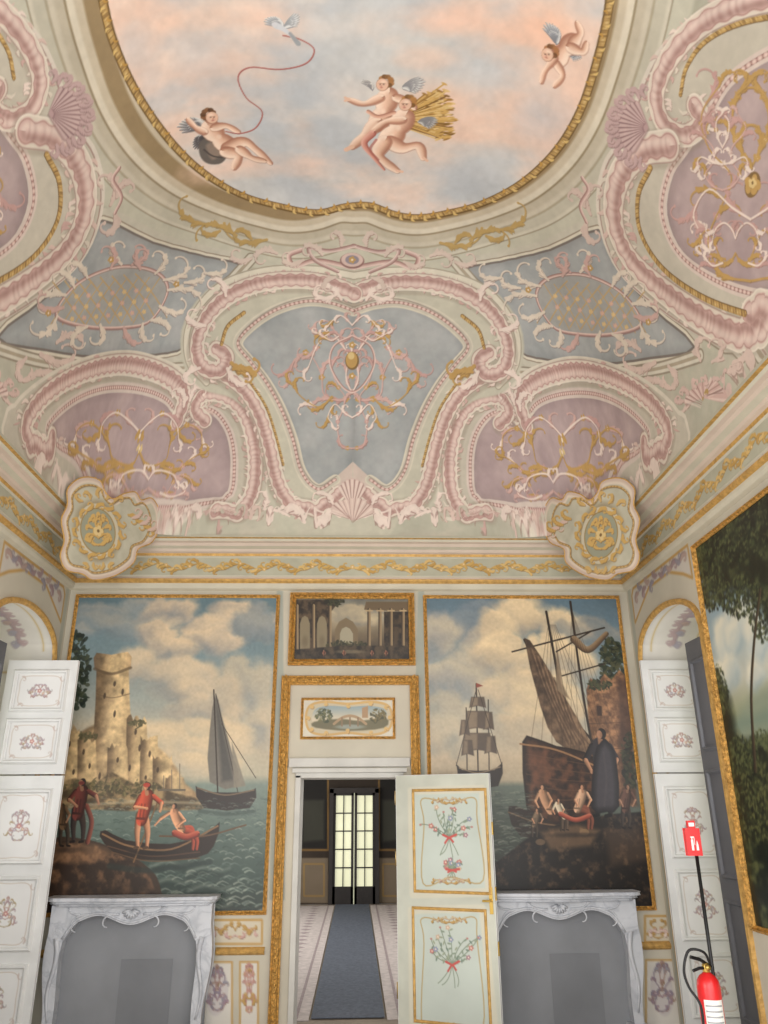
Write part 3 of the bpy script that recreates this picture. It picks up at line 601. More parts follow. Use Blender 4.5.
def cartouche(out,cx,cy,yb,xw,sg):
    p0=EYE+ray(out[0][0],525)*((yb-EYE[1])/ray(out[0][0],525)[1])
    xo=max(out,key=lambda q:abs(q[0]-out[0][0]))[0]
    r=ray(xo,525); p1=EYE+r*((xw-EYE[0])/r[0])
    e=np.array([p1[0]-p0[0],p1[1]-p0[1],0]); e/=np.linalg.norm(e)
    n=np.array([e[1],-e[0],0.]); 
    if n[1]>0: n=-n
    pl=Plane((p0[0],p0[1],0),e,(0,0,1),n)
    o2=cat(out,4,True); a,b=pl.px(o2[:,0],o2[:,1])
    cvs=planecanvas(pl,a.min()-.02,a.max()+.02,b.min()-.02,b.max()+.02,190,(178,174,156))
    cvs.a=cvs.a*(.93+.14*fbm(cvs.w,cvs.h,16,3,6)[...,None])
    cvs.stroke(out,6,(206,192,176),closed=True,soft=3); cvs.stroke(out,3.2,(186,164,150),closed=True,soft=3,a=.7)
    inn=[(cx+(q[0]-cx)*.84,cy+(q[1]-cy)*.85) for q in out]; cvs.stroke(inn,1.,(130,112,84),closed=True,off=(.6,.8),a=.6); cvs.stroke(inn,.9,None,closed=True,shader=gildsh(8))
    cvs.blob(cx,cy,24,26,(132,118,90),.8,hard=.7); cvs.blob(cx,cy,23,25,(188,180,158)); cvs.blob(cx,cy,19.5,21,(150,128,86)); cvs.blob(cx,cy,18.3,19.8,(146,147,128)); 
    G4=(GLT,GLT,(194,160,98),GLD)
    arab(cvs,cx,cy,13,15,3,1.2,1.,rows=3,cols=G4); flower(cvs,cx,cy,5,GLT,GDK)
    for k in range(15):
        t=k*.4189; scrl(cvs,cx+22*math.cos(t),cy+24*math.sin(t),t+1.3,11,1.4*(1 if k%2 else -1),1.8,(190,156,94),GDK,4)
    for k in range(6):
        scrl(cvs,cx-sg*(30+k*4),cy-16+k*3,(math.pi if sg>0 else 0)+.5*(-1)**k,15,1.4*(-1)**k,1.8,[(190,156,94),(200,174,162)][k%2],GDK,5)
    for k in range(5): scrl(cvs,cx+(k-2)*8,cy-34+abs(k-2)*2,-1.57+(k-2)*.5,12,1.5*(-1)**k,1.8,(194,162,104),GDK,5)
    for k in range(4): scrl(cvs,cx+(k-1.5)*10,cy+32,1.57+(k-1.5)*.6,9,1.5*(-1)**k,1.7,(194,162,104),GDK,4)
    poly=np.stack([a,b],1)
    def keep(A,Bb):
        ins=np.zeros(A.shape,bool)
        for k in range(len(poly)):
            ax,ay=poly[k];bx,by=poly[(k+1)%len(poly)]
            if ay!=by: ins^=((ay>Bb)!=(by>Bb))&(A<(bx-ax)*(Bb-ay)/(by-ay)+ax)
        return ins
    canvasmesh('trim_3',cvs,m_fresco,h=.004,keep=keep,kind='structure',label='painted face of the corner cartouche with gilded medallion')
    cen=poly.mean(0); nP=len(poly); sm=cen+(poly-cen)*.6
    V=list(pl.to3(poly[:,0],poly[:,1],np.full(nP,.002)))+list(pl.to3(sm[:,0],sm[:,1],np.full(nP,-.14))); Fc=[tuple(range(nP)),tuple(range(2*nP-1,nP-1,-1))]+[(k,(k+1)%nP,nP+(k+1)%nP,nP+k) for k in range(nP)]
    jmesh('trim_4',[(V,Fc,0),tubed(pl.to3(a,b,np.full(len(a),.003)),.006,8,1,True)],[m_sagec,m_gold2],kind='structure',label='gilded scalloped corner cartouche on the cornice')
cartouche(outR,601,535,D-.30,XR-.30,1)
outL=[(160,524),(158,508),(151,498),(141,500),(135,492),(123,494),(113,499),(105,492),(100,481),(88,477),(76,480),(67,490),(67,505),(61,520),(64,540),(60,556),(66,570),(82,574),(92,580),(108,578),(122,572),(134,562),(138,549),(152,542)]
cartouche(outL,98,531,D-.30,XL+.30,-1)
# ------------------------------------------------------------------ back wall
dX0=float(B.px(297,800)[0]); dX1=float(B.px(402,800)[0]); dZ=float(B.px(350,775)[1])
wb=planecanvas(B,XL,XR,0,4.0,100,(190,184,168))
wb.a=wb.a*(.95+.1*fbm(wb.w,wb.h,40,4,8)[...,None])
def wrect(c,x0,y0,x1,y1,col,w=1.,fillc=None):
    P=[(x0,y0),(x1,y0),(x1,y1),(x0,y1)]
    if fillc: c.fill(P,fillc)
    c.stroke(P,w,col,closed=True,n=1)
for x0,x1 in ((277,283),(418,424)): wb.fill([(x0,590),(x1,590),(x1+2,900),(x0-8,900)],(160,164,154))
WH=(206,201,192); OC=((150,130,142),(134,126,140),(160,134,128),(144,144,152))
wrect(wb,208,920,262,944,GLD,1.1,(200,191,172)); arab(wb,235,932,22,9,2,.8,.8,rows=1)
wrect(wb,202,962,232,1040,GLD,1.,WH); wrect(wb,240,962,258,1040,GLD,1.,WH)
wb.blob(217,992,12,22,(194,187,184)); arab(wb,217,990,10,22,3,.7,.2,rows=3,cols=OC); arab(wb,249,990,6,24,4,.7,.2,rows=3,cols=((180,138,130),(180,134,124),GLD,(190,154,144)))
wrect(wb,646,960,684,1040,GLD,1.,WH); wb.blob(662,990,12,24,(194,187,184)); arab(wb,662,988,11,24,5,.7,.2,rows=3,cols=OC)
wrect(wb,645,916,672,942,GLD,1.2,(200,191,172)); arab(wb,658,929,10,9,2,.8,.8,rows=1)
canvasmesh('wall_back',wb,m_wallp,keep=lambda A,Bb:~((A>dX0)&(A<dX1)&(Bb<dZ)),kind='structure',label='cream panelled end wall with doorway')
F_=BW(D-.33); fx0=float(F_.px(44,900)[0])+.03; fx1=float(F_.px(214,902)[0])-.03
g1=float(F_.px(643,896)[0])-.03; g0=g1-(fx1-fx0)
def chairrail(x0,x1,z,nm='trim_5'):
    mouldmesh(nm,BW(D),[(x0,z),(x1,z)],[(-.03,.0),(-.02,.02),(0,.035),(.015,.03),(.03,.01),(.03,0)],[m_gold2],closed=False,kind='structure',label='gilded dado rail on the end wall')
zr=float(B.px(235,951)[1]); gl=float(B.px(283,700)[0]); gr=float(B.px(418,700)[0])
chairrail(fx1+.02,gl-.07,zr); chairrail(gr+.07,g0-.02,zr); chairrail(g1+.02,XR,zr); chairrail(XL,fx0-.02,zr)
# ------------------------------------------------------------------ picture helper
def framed(pl,a0,a1,b0,b1,R,draw,label,fw_=.05,fd=.05,base=(120,110,95),name='painting',mat=None,cat_='painting'):
    c=planecanvas(pl,a0,a1,b0,b1,R,base); draw(c)
    e=empty(name,pl.to3((a0+a1)/2,b0,0.02),label,cat_)
    canvasmesh('picture_canvas',c,mat or m_oil,h=.012,parent=e)
    mouldmesh('picture_frame',pl,rect(a0,a1,b0,b1),[(-.004,.0),(-.004,fd*.45),(fw_*.2,fd*.7),(fw_*.3,fd*.6),(fw_*.5,fd),(fw_*.72,fd*.8),(fw_*.8,fd*.5),(fw_,fd*.55),(fw_,0)],[m_gold],parent=e,label='gilded moulded frame')
    return e
def foliage(c,x,y,rx,ry,n,s,cols,seed):
    r=random.Random(seed)
    for k in range(n):
        a=r.random()*6.28;q=r.random()**.6; t=k/n
        c.blob(x+rx*q*math.cos(a)-t*rx*.08,y+ry*q*math.sin(a)-t*ry*.12,s*(.5+r.random())*(1.3-.7*t),s*(.3+.5*r.random())*(1.3-.7*t),cols[min(len(cols)-1,int(t*len(cols)))],.8,ang=r.random()*3)
def cloud(c,x,y,rx,ry,seed,lit=(214,198,168),mid=(160,154,144),dk=(112,118,122),a=.92,lumps=9):
    """cumulus built from overlapping lumps, each lit from the upper right"""
    k=c.sc((x,y)); q=c.tf(np.array([[x,y]],float))[0]; RX=rx*k;RY=ry*k; r=random.Random(seed)
    N=fbm(c.w,c.h,max(8.,min(RX,RY)*.6),4,seed,1.3); yy,xx=np.mgrid[0:c.h,0:c.w].astype(np.float32)
    wx=xx+(N-.5)*RX*.5; N2=fbm(c.w,c.h,max(8.,min(RX,RY)*.5),4,seed+50); wy=yy+(N2-.5)*RY*.5
    A=np.zeros((c.h,c.w),np.float32); col=np.zeros((c.h,c.w,3),np.float32)+C(*mid)
    L=[(r.uniform(-.8,.8),r.uniform(-.7,.6)) for _ in range(lumps)]; L.sort(key=lambda p:p[1])
    for px,py in L:
        rr=r.uniform(.42,.66); cx=q[0]+px*RX;cy=q[1]+py*RY; dx=(wx-cx)/(rr*RX);dy=(wy-cy)/(rr*RY); d=np.hypot(dx,dy)
        al=sstep((1.12-d)*1.7); sh=sstep(.52+.5*(dx*.5-dy*.75)+(N-.5)*.3)
        cc=mixc(mixc(C(*dk),C(*mid),sstep(sh*1.8)),C(*lit),sstep(sh*1.7-.75)); col=mixc(col,cc,al*.9); A=np.maximum(A,al)
    c.a=mixc(c.a,col,A*a*sstep(1.2-(yy-q[1])/(RY*1.6)))
def vgrad(c,stops,noise=None):
    ys=np.linspace(0,1,c.h); out=np.zeros((c.h,3),np.float32)
    k=[s[0] for s in stops]; v=np.array([s[1] for s in stops],float)/255.
    for i in range(3): out[:,i]=np.interp(ys,k,v[:,i])
    c.a[:]=out[:,None,:]
    if noise is not None: c.a*=noise[...,None]
def fig(c,x,y,h,cloth,legs,skin=(176,128,98),lean=0.,arm=None,hair=(50,38,32),sit=False,face=-1):
    sx=x+lean*h; D_=lambda q,f=.42:tuple(int(v*f) for v in q); L_=lambda q:tuple(min(255,int(v*1.22)) for v in q)
    if sit:
        for o in (0,.08): c.stroke([(x,y-h*.42),(x+h*.2,y-h*(.44-o)),(x+h*(.25+o),y-h*.2),(x+h*(.24+o),y)],h*.078,None,w1=h*.032,shader=softsh(legs,D_(legs),L_(legs)),soft=1.6)
    else:
        for o in (-.06,.08):
            c.stroke([(x+o*h*.5,y-h*.5),(x+o*h*1.1,y-h*.26),(x+o*h*1.,y-h*.02)],h*.064,None,w1=h*.026,shader=softsh(legs,D_(legs),L_(legs)),soft=1.6); c.stroke([(x+o*h,y-h*.01),(x+o*h+face*h*.05,y)],h*.02,D_(legs),n=1)
    A=arm or [[(-.1,.79),(-.17,.63),(-.1,.5)],[(.1,.79),(.18,.64),(.12,.5)]]
    c.stroke([(x,y-h*.42),(x*.4+sx*.6,y-h*.6),(sx,y-h*.79)],h*.084,None,wf=lambda t:1.0+.25*t,shader=softsh(cloth,D_(cloth),L_(cloth)),soft=1.6)
    for o in (.02,-.03): c.stroke([(x+h*o,y-h*.46),(x+h*(o+.03),y-h*.66)],h*.014,D_(cloth,.6),n=1,a=.6)
    c.stroke([(x-h*.07,y-h*.45),(x+h*.07,y-h*.44)],h*.018,D_(cloth,.6),n=1)
    c.stroke([(sx,y-h*.82),(sx+face*h*.01,y-h*.89)],h*.028,D_(skin,.85),n=1)
    for Q_ in A:
        Q=[(sx+a*h,y-b*h) for a,b in Q_]; c.stroke(Q[:2],h*.036,None,n=2,shader=softsh(cloth,D_(cloth),L_(cloth))); c.stroke(Q[1:],h*.027,None,w1=h*.017,n=2,shader=softsh(skin,D_(skin,.6),L_(skin))); c.blob(Q[-1][0],Q[-1][1],h*.02,h*.022,skin)
    c.blob(sx-face*h*.012,y-h*.935,h*.05,h*.06,hair); c.blob(sx+face*h*.016,y-h*.925,h*.032,h*.046,skin); c.blob(sx+face*h*.038,y-h*.92,h*.009,h*.011,skin); c.blob(sx-face*h*.004,y-h*.92,h*.018,h*.03,D_(skin,.7),.5)
def paintL(c):
    n=fbm(c.w,c.h,50,5,2); nn=fbm(c.w,c.h,14,5,31); n4=fbm(c.w,c.h,7,4,32)
    vgrad(c,[(0,(92,114,122)),(.2,(110,128,132)),(.38,(148,150,140)),(.5,(184,170,146)),(.6,(172,164,142)),(.63,(116,128,118)),(.75,(88,102,94)),(.9,(56,70,64)),(1,(42,50,44))],.94+.12*n)
    cloud(c,124,622,60,22,3,(158,152,140),(130,136,136),(100,114,120),.8); cloud(c,206,632,58,32,1,(216,190,154),(170,156,138),(114,120,124),.95,12); cloud(c,176,690,60,38,2,(208,184,150),(172,158,138),(130,132,128),.9,11); cloud(c,246,704,30,50,4,(196,176,146),(170,158,138),(134,136,132),.75); cloud(c,258,622,22,26,6,(122,132,136),(108,120,126),(92,108,118),.7)
    cloud(c,200,752,76,30,7,(216,190,150),(196,176,146),(168,160,142),.8); cloud(c,150,738,56,26,8,(208,184,148),(188,172,144),(160,154,138),.7)
    foliage(c,80,672,10,40,150,3.,[(28,36,30),(40,50,38),(58,64,46)],5)
    W=C(154,128,94);WD=C(92,74,54);WLt=C(198,170,124); HZ=C(176,164,138)
    def stone(lx=.62,hz=.06):
        def f(xx,yy,d):
            t=(xx-xx.min())/(np.ptp(xx)+1e-3); c_=mixc(mixc(WD+0*xx[...,None],W,sstep(t*1.7)),WLt,sstep(1-np.abs(t-lx)*2.2)*.85); k=at2(nn,xx,yy)-.5; k2=at2(n4,xx,yy)-.5; return np.clip(c_*(1+k[...,None]*.6+k2[...,None]*.35),0,1)*(1-hz)+HZ*hz
        return f
    r=random.Random(5)
    def rag(x0,x1,yt,yb,jag=2.5,n_=9):
        top=[(x0+(x1-x0)*i/n_,yt+r.uniform(-jag,jag)) for i in range(n_+1)]; return top+[(x1+r.uniform(0,1.5),(yt+yb)/2),(x1+1.5,yb),(x0-1.5,yb),(x0-r.uniform(0,1),(yt+yb)/2)]
    c.fill([(58,802),(60,758),(74,738),(98,724),(130,724),(154,744),(170,758),(186,784),(196,802)],stone(.5,.02),spline=3,soft=5)
    c.fill([(97,664),(129,664),(130,700),(133,752),(93,752),(96,700)],stone(.6),soft=2.)
    c.fill([(94,658),(97,653),(112,655),(128,652),(132,657),(131,668),(112,673),(95,669)],stone(.6),soft=1.6); c.stroke([(95,669),(112,674),(131,668)],1.4,(84,68,50),a=.7,soft=2.4); c.stroke([(97,694),(112,698),(130,694)],.6,(100,82,60),a=.6)
    for x0,x1,yt,yb,j in [(62,80,728,800,3.5),(78,96,740,800,3),(127,147,718,790,3.5),(141,158,738,790,3),(153,172,758,796,3),(108,128,746,796,3),(166,184,776,800,2.4)]:
        c.fill(rag(x0,x1,yt,yb,j),stone(.6),soft=2.)
    for x,y in [(115,684),(105,696),(123,692),(115,714),(136,732),(140,748),(150,754),(70,744),(84,752),(90,766),(118,760),(158,770),(130,768),(100,776),(74,772),(146,778)]: c.blob(x,y,1.3,2.6+r.random(),(66,52,40),.9)
    c.fill([(56,808),(60,786),(76,778),(96,784),(112,772),(134,784),(150,778),(170,792),(200,799),(200,810)],lambda xx,yy,d:mixc(C(74,62,46),C(150,126,90),sstep(at2(nn,xx,yy)*2.4-.8)),.95,soft=3,spline=2)
    foliage(c,112,788,50,9,200,2.0,[(66,62,44),(88,80,54),(118,106,72)],9); foliage(c,138,724,9,4,40,1.8,[(72,68,48),(92,86,60)],10); foliage(c,88,736,9,4,40,1.8,[(72,68,48),(92,86,60)],11)
    c.stroke([(70,807),(130,802),(202,803)],1.4,(160,146,118),a=.6,soft=3)
    for x,h in ((172,20),(180,26),(164,14)): c.stroke([(x,790),(x,790-h)],.4,(110,98,84),n=1); c.stroke([(x-5,790),(x+5,790)],1.,(98,88,74),n=1)
    c.fill([(216,694),(222,716),(232,752),(240,786),(210,782),(210,730)],(108,102,92),spline=2,soft=2); c.fill([(216,700),(226,742),(234,780),(222,782)],(70,67,63),.85,soft=7)
    c.stroke([(214,690),(218,794)],.7,(50,40,34),n=1); c.stroke([(216,694),(238,792)],.35,(50,40,34),n=1); c.stroke([(222,724),(256,778)],.35,(60,50,42),n=1)
    c.fill([(232,742),(246,786),(234,788)],(124,116,102),.9,soft=2)
    c.fill([(196,786),(206,792),(248,792),(256,788),(250,808),(204,808)],(48,40,36),spline=2,soft=1.6); c.stroke([(198,788),(225,795),(254,790)],.7,(108,90,70)); c.stroke([(200,811),(225,814),(254,811)],2,(54,64,60),a=.6,soft=3)
    r=random.Random(4)
    for k in range(800):
        y=798+114*r.random()**1.1; x=60+r.random()*220; s=(y-778)/110
        col=r.choice([(150,158,144),(116,130,120),(46,60,55),(176,178,162),(66,80,75),(58,74,68),(84,98,90)])
        c.stroke([(x,y),(x+4*s+1,y-2.2*s),(x+9*s+2,y+.4)],.3+.75*s,col,a=.45,w1=.3,n=2,soft=1.6)
    for k in range(9):
        y=858+k*6; x=130+(k*37)%110; c.stroke([(x-16,y+3),(x,y-3),(x+14,y+1),(x+26,y-2)],2.,(168,172,156),a=.3,soft=5,w1=.8); c.stroke([(x-14,y+7),(x+2,y+2),(x+18,y+6)],2.4,(38,50,46),a=.5,soft=5)
    c.fill([(30,920),(34,860),(52,838),(90,840),(118,850),(142,862),(160,884),(150,920)],(60,46,36),spline=3,soft=2)
    c.fill([(36,914),(40,862),(56,842),(90,844),(118,854),(140,866),(154,886),(146,914)],lambda xx,yy,d:mixc(C(48,36,29),C(134,98,70),sstep((at2(nn,xx,yy)*1.6+at2(n4,xx,yy)*.6-.9)*1.5)*np.clip(1.2-(yy-yy.min())/(np.ptp(yy)+1),0,1)),.95,soft=3,spline=3)
    c.fill([(50,848),(84,843),(112,853),(92,862),(60,862)],(146,108,76),.5,soft=8,spline=3)
    c.fill([(100,836),(106,830),(126,840),(170,844),(206,834),(220,822),(214,846),(196,858),(140,860),(114,852)],(44,33,27),spline=2,soft=1.6)
    c.stroke([(103,834),(130,846),(172,849),(218,826)],.9,(122,92,64)); c.stroke([(108,846),(150,856),(200,852)],.6,(80,58,44)); c.stroke([(112,852),(150,861),(200,858)],.5,(92,68,48))
    c.stroke([(160,836),(204,836),(246,825)],.8,(92,68,48)); c.stroke([(158,802),(146,832),(134,862)],.8,(110,82,56)); c.stroke([(110,866),(150,870),(210,862)],2.8,(36,46,44),a=.6,soft=4)
    fig(c,142,848,66,(164,68,46),(176,124,92),lean=.08,arm=[[(-.1,.78),(-.18,.62),(.0,.6)],[(.1,.78),(.22,.68),(.2,.56)]],skin=(190,134,98))
    c.blob(147,785,3.6,2.2,(160,62,48)); fig(c,182,849,46,(186,134,100),(146,66,48),lean=-.16,sit=True,arm=[[(-.12,.78),(-.3,.66),(-.42,.52)],[(.1,.78),(.22,.62),(.06,.5)]],skin=(190,136,102))
    c.stroke([(175,833),(186,837),(197,834)],3.2,None,shader=softsh((148,62,46),(74,32,28),(180,96,72)))
    fig(c,78,842,64,(90,44,38),(50,40,36),lean=.07,hair=(34,27,24),skin=(150,108,82),arm=[[(-.1,.79),(-.2,.66),(-.08,.56)],[(.1,.79),(.22,.72),(.26,.6)]]); fig(c,64,846,48,(96,74,54),(56,46,38),lean=-.06,face=1,skin=(144,106,80)); c.stroke([(87,806),(92,822),(88,842)],2.4,None,shader=softsh((104,52,42),(46,28,26),(130,76,62))); c.blob(82,783,3.2,1.9,(104,48,42))
    c.blob(70,850,18,4,(28,22,20),.5,hard=.2); c.blob(150,853,32,3,(24,21,20),.5,hard=.2)
    c.a*=(.96+.08*fbm(c.w,c.h,4,2,5))[...,None]
a0=float(B.px(79,600)[0]);a1=float(B.px(277,600)[0]);bt=float(B.px(240,598)[1]);bb0=float(B.px(240,911)[1])
framed(B,a0,a1,bb0,bt,185,paintL,'large harbour painting with castle tower, rowing boat and sailing boat',.03,.035)
def paintR(c):
    n=fbm(c.w,c.h,50,5,12); nn=fbm(c.w,c.h,10,5,31); n4=fbm(c.w,c.h,5,3,32)
    vgrad(c,[(0,(88,108,120)),(.2,(104,122,130)),(.4,(148,148,138)),(.55,(184,166,140)),(.62,(168,154,130)),(.64,(96,104,94)),(.8,(56,62,54)),(1,(30,28,25))],.94+.12*n)
    cloud(c,452,622,38,20,35,(126,132,134),(110,120,128),(94,108,118),.7); cloud(c,470,664,50,40,31,(192,176,148),(158,150,138),(120,126,128),.85); cloud(c,534,644,54,38,32,(226,200,158),(190,170,140),(136,134,128),.95,12); cloud(c,520,706,56,36,33,(220,194,152),(188,168,140),(150,144,130),.85,11); cloud(c,446,730,34,38,34,(192,174,144),(168,156,136),(132,136,128),.7); cloud(c,592,626,32,22,36,(146,138,126),(120,124,122),(98,108,116),.7)
    BR=(82,70,60);BD=(46,38,33);BL=(134,116,94)
    c.stroke([(476,684),(478,775)],.7,BD,n=1); c.stroke([(488,700),(489,772)],.55,BD,n=1); c.stroke([(466,708),(467,772)],.55,BD,n=1)
    for x0,x1,y0,y1 in [(470,485,697,708),(466,488,711,730),(463,491,733,752),(484,493,712,730),(460,469,720,736),(462,473,740,756),(485,496,736,754)]:
        c.fill([(x0+1,y0),(x1-1,y0),(x1+1,y1),((x0+x1)/2,y1-2),(x0-1,y1)],BR,soft=2); c.fill([(x0+2,y0+1),((x0+x1)/2,y0+1),((x0+x1)/2,y1-3),(x0+1,y1-1)],BL,.7,soft=3)
    c.fill([(456,762),(462,770),(494,770),(502,762),(498,786),(464,786)],BD,spline=2,soft=1.6); c.stroke([(459,768),(478,773),(500,767)],.5,BL); c.stroke([(478,690),(502,766)],.3,BD,n=1); c.stroke([(476,690),(456,766)],.3,BD,n=1); c.fill([(476,683),(483,686),(476,688)],(126,64,52))
    foliage(c,612,666,12,26,190,2.8,[(28,34,26),(42,50,36),(72,72,50)],8)
    BK=lambda xx,yy,d:mixc(C(92,66,48),C(158,116,82),sstep(at2(nn,xx,yy)*1.6+at2(n4,xx,yy)*.8-.75))
    c.fill([(586,690),(590,678),(597,684),(604,674),(611,680),(619,670),(627,678),(636,806),(594,806)],BK,soft=2.5); c.fill([(616,678),(630,680),(638,806),(622,806)],(60,42,34),.75,soft=10)
    for yy in (706,732,758): c.fill([(596,yy),(601,yy),(602,yy+10),(597,yy+10)],(48,34,28),.9,soft=1.6)
    c.stroke([(588,724),(632,722)],.5,(70,50,38),n=1,a=.6); c.stroke([(590,750),(634,748)],.5,(70,50,38),n=1,a=.6)
    foliage(c,630,762,9,28,110,2.8,[(28,30,24),(42,44,32),(60,60,42)],18); foliage(c,600,686,12,5,70,2.,[(40,44,32),(66,68,46)],19)
    c.stroke([(546,612),(560,690),(574,770)],1.3,BD); c.stroke([(570,602),(582,690),(596,770)],1.2,BD); c.stroke([(524,640),(548,688),(598,748)],1.1,BD); c.stroke([(512,652),(604,628)],.8,BD,n=1)
    SH=lambda k0,k1:(lambda xx,yy,d:mixc(C(*k0),C(*k1),sstep(at2(nn,xx,yy)*.9-.15+.45*(xx-xx.min())/(np.ptp(xx)+1))))
    c.fill([(524,638),(540,656),(560,690),(590,742),(584,756),(556,742),(540,706)],SH((58,46,38),(132,106,82)),spline=2,soft=2)
    for k in range(6): c.stroke([(530+k*6,650+k*7),(544+k*6,690+k*7),(568+k*4,744)],.9,(60,46,38),a=.5,soft=2.2); c.stroke([(532+k*6,650+k*7),(546+k*6,690+k*7),(570+k*4,742)],.5,(150,122,94),a=.4,soft=2)
    c.fill([(556,640),(562,684),(570,700),(556,690)],(124,106,86),.9,soft=3); c.stroke([(556,652),(590,632)],.7,BD,n=1); c.stroke([(562,676),(604,664)],.7,BD,n=1)
    c.stroke([(574,640),(588,650),(606,634)],4,None,w1=2.4,shader=softsh((110,88,66),(58,46,38),(140,118,92)))
    for k in range(8): c.stroke([(548+k,625),(528+k*12,760)],.3,(56,46,38),n=1,a=.5); c.stroke([(572,612),(560+k*10,770)],.3,(56,46,38),n=1,a=.4)
    c.fill([(522,742),(534,738),(556,746),(584,752),(604,770),(600,812),(540,826),(526,806)],lambda xx,yy,d:mixc(C(32,24,21),C(96,62,44),sstep(at2(nn,xx,yy)*1.3-.2)*np.clip(d/12,0,1)),spline=2,soft=2); c.fill([(528,748),(546,752),(550,784),(532,788)],(116,74,52),.5,soft=8)
    for k in range(6): c.stroke([(526,754+k*10),(560,760+k*10),(596,766+k*8)],.4,(94,66,48),a=.6)
    c.stroke([(520,744),(556,750),(600,768)],.9,(134,100,70))
    c.fill([(508,812),(516,806),(560,826),(556,838),(520,836)],(42,32,27),spline=2,soft=1.6); c.stroke([(508,812),(535,822),(560,826)],.7,(104,80,58))
    r=random.Random(14)
    for k in range(480):
        y=792+70*r.random(); x=425+r.random()*105; s=(y-770)/110
        c.stroke([(x,y),(x+4*s+2,y-1.8*s),(x+9*s+3,y)],.3+.55*s,r.choice([(126,134,118),(80,90,80),(42,50,46),(150,150,134),(62,70,64)]),a=.42,w1=.3,n=2,soft=1.7)
    c.fill([(430,930),(432,884),(480,872),(512,850),(540,830),(580,820),(640,812),(680,830),(680,930)],lambda xx,yy,d:mixc(C(26,22,20),C(86,66,50),sstep((at2(nn,xx,yy)*1.3+at2(n4,xx,yy)*.5-.85)*1.6)),spline=2,soft=3)
    c.fill([(540,832),(576,824),(600,830),(590,846),(550,850)],(122,94,68),.6,soft=9); c.fill([(604,830),(640,826),(650,860),(610,866)],(78,60,46),.55,soft=12)
    fig(c,603,816,88,(40,36,38),(34,30,30),lean=-.03,hair=(28,23,21),skin=(152,112,86)); c.fill([(594,756),(599,744),(604,740),(611,746),(616,760),(619,806),(606,812),(591,808)],lambda xx,yy,d:mixc(C(22,20,22),C(58,54,58),np.clip(d/11,0,1)),spline=2,soft=2); c.stroke([(603,752),(606,780),(604,806)],1.,(70,64,66),a=.5,soft=2)
    fig(c,550,830,46,(156,118,90),(66,52,42),lean=-.16,sit=True,skin=(178,132,100)); fig(c,577,828,44,(176,140,112),(104,60,46),lean=.12,sit=True,hair=(66,46,34)); fig(c,564,830,32,(178,164,140),(78,64,52),lean=-.2,face=1); fig(c,625,828,44,(80,56,46),(50,42,37),lean=.04,face=1,skin=(140,104,82)); fig(c,534,838,30,(104,86,68),(58,48,40),lean=.1)
    c.stroke([(560,814),(575,820),(589,816)],2.4,None,shader=softsh((142,66,50),(70,36,30),(176,104,82))); c.blob(584,832,5,3,(124,98,70),.8); c.blob(540,842,5,3,(100,80,60),.8); c.blob(575,835,36,3,(22,19,18),.5,hard=.2)
    c.a*=(.96+.08*fbm(c.w,c.h,4,2,5))[...,None]
a0r=float(B.px(426,600)[0]);a1r=float(B.px(616,600)[0])
framed(B,a0r,a1r,bb0,bt,185,paintR,'large port painting with moored ship, brown ruin and cloaked quay figure',.03,.035)
def paintRuin(c):
    nn=fbm(c.w,c.h,9,4,31)
    vgrad(c,[(0,(104,104,96)),(.35,(150,138,114)),(.62,(104,90,70)),(1,(40,34,28))],.88+.24*fbm(c.w,c.h,20,4,3))
    cloud(c,352,616,34,13,5,(190,172,138),(150,140,120),(112,110,104),.8)
    def st(k0,k1): return lambda xx,yy,d:mixc(C(*k0),C(*k1),sstep(at2(nn,xx,yy)*1.8-.4))
    S=(116,96,72);Sd=(44,36,28);Sl=(166,144,108)
    c.fill([(294,600),(332,600),(336,606),(331,612),(331,650),(294,655)],st((38,31,25),(86,70,52)),soft=2)
    for x in (305,322): c.fill([(x-5,650),(x-5,624),(x-3,618),(x,616),(x+3,618),(x+5,624),(x+5,650)],(124,112,88),soft=1.5); c.blob(x,642,4,8,(92,80,60),.5,hard=.2)
    for x in (297,313.5,330): c.stroke([(x,606),(x,650)],1.7,None,n=1,shader=roundsh(S,Sd,Sl))
    c.fill([(366,602),(409,602),(409,612),(364,610)],(98,82,60)); c.fill([(384,612),(409,612),(409,650),(384,650)],st((36,30,24),(74,60,44)))
    for x in (369,380,391,403): c.stroke([(x,610),(x,648)],1.7,None,n=1,shader=roundsh(S,Sd,Sl)); c.stroke([(x-3,611),(x+3,611)],.7,Sl,n=1)
    c.fill([(335,644),(335,630),(339,622),(346,618),(353,622),(358,630),(358,644)],(112,96,72),soft=2); c.fill([(340,644),(340,634),(342,629),(346,627),(350,629),(353,634),(353,644)],(150,142,120),soft=1.5); foliage(c,346,645,22,3,90,1.6,[(44,44,30),(72,68,44)],3); foliage(c,334,602,10,4,60,1.8,[(36,38,26),(62,60,40)],5)
    c.fill([(293,650),(340,646),(410,646),(410,664),(293,664)],st((32,27,22),(78,64,48)),soft=3); c.blob(350,652,16,2.2,(112,100,78),.8,hard=.3)
    for x in (324,344,372,386): fig(c,x,659,9,(116,70,52),(60,48,38))
def px4(pl,x0,y0,x1,y1):
    a=pl.px(x0,(y0+y1)/2)[0]; b=pl.px(x1,(y0+y1)/2)[0]; t=pl.px((x0+x1)/2,y0)[1]; u=pl.px((x0+x1)/2,y1)[1]; return float(a),float(b),float(u),float(t)
q=px4(B,295,599,409,660); framed(B,q[0],q[1],q[2],q[3],200,paintRuin,'dark brown painting of ruins and arches in gilded frame above door',.055,.075)
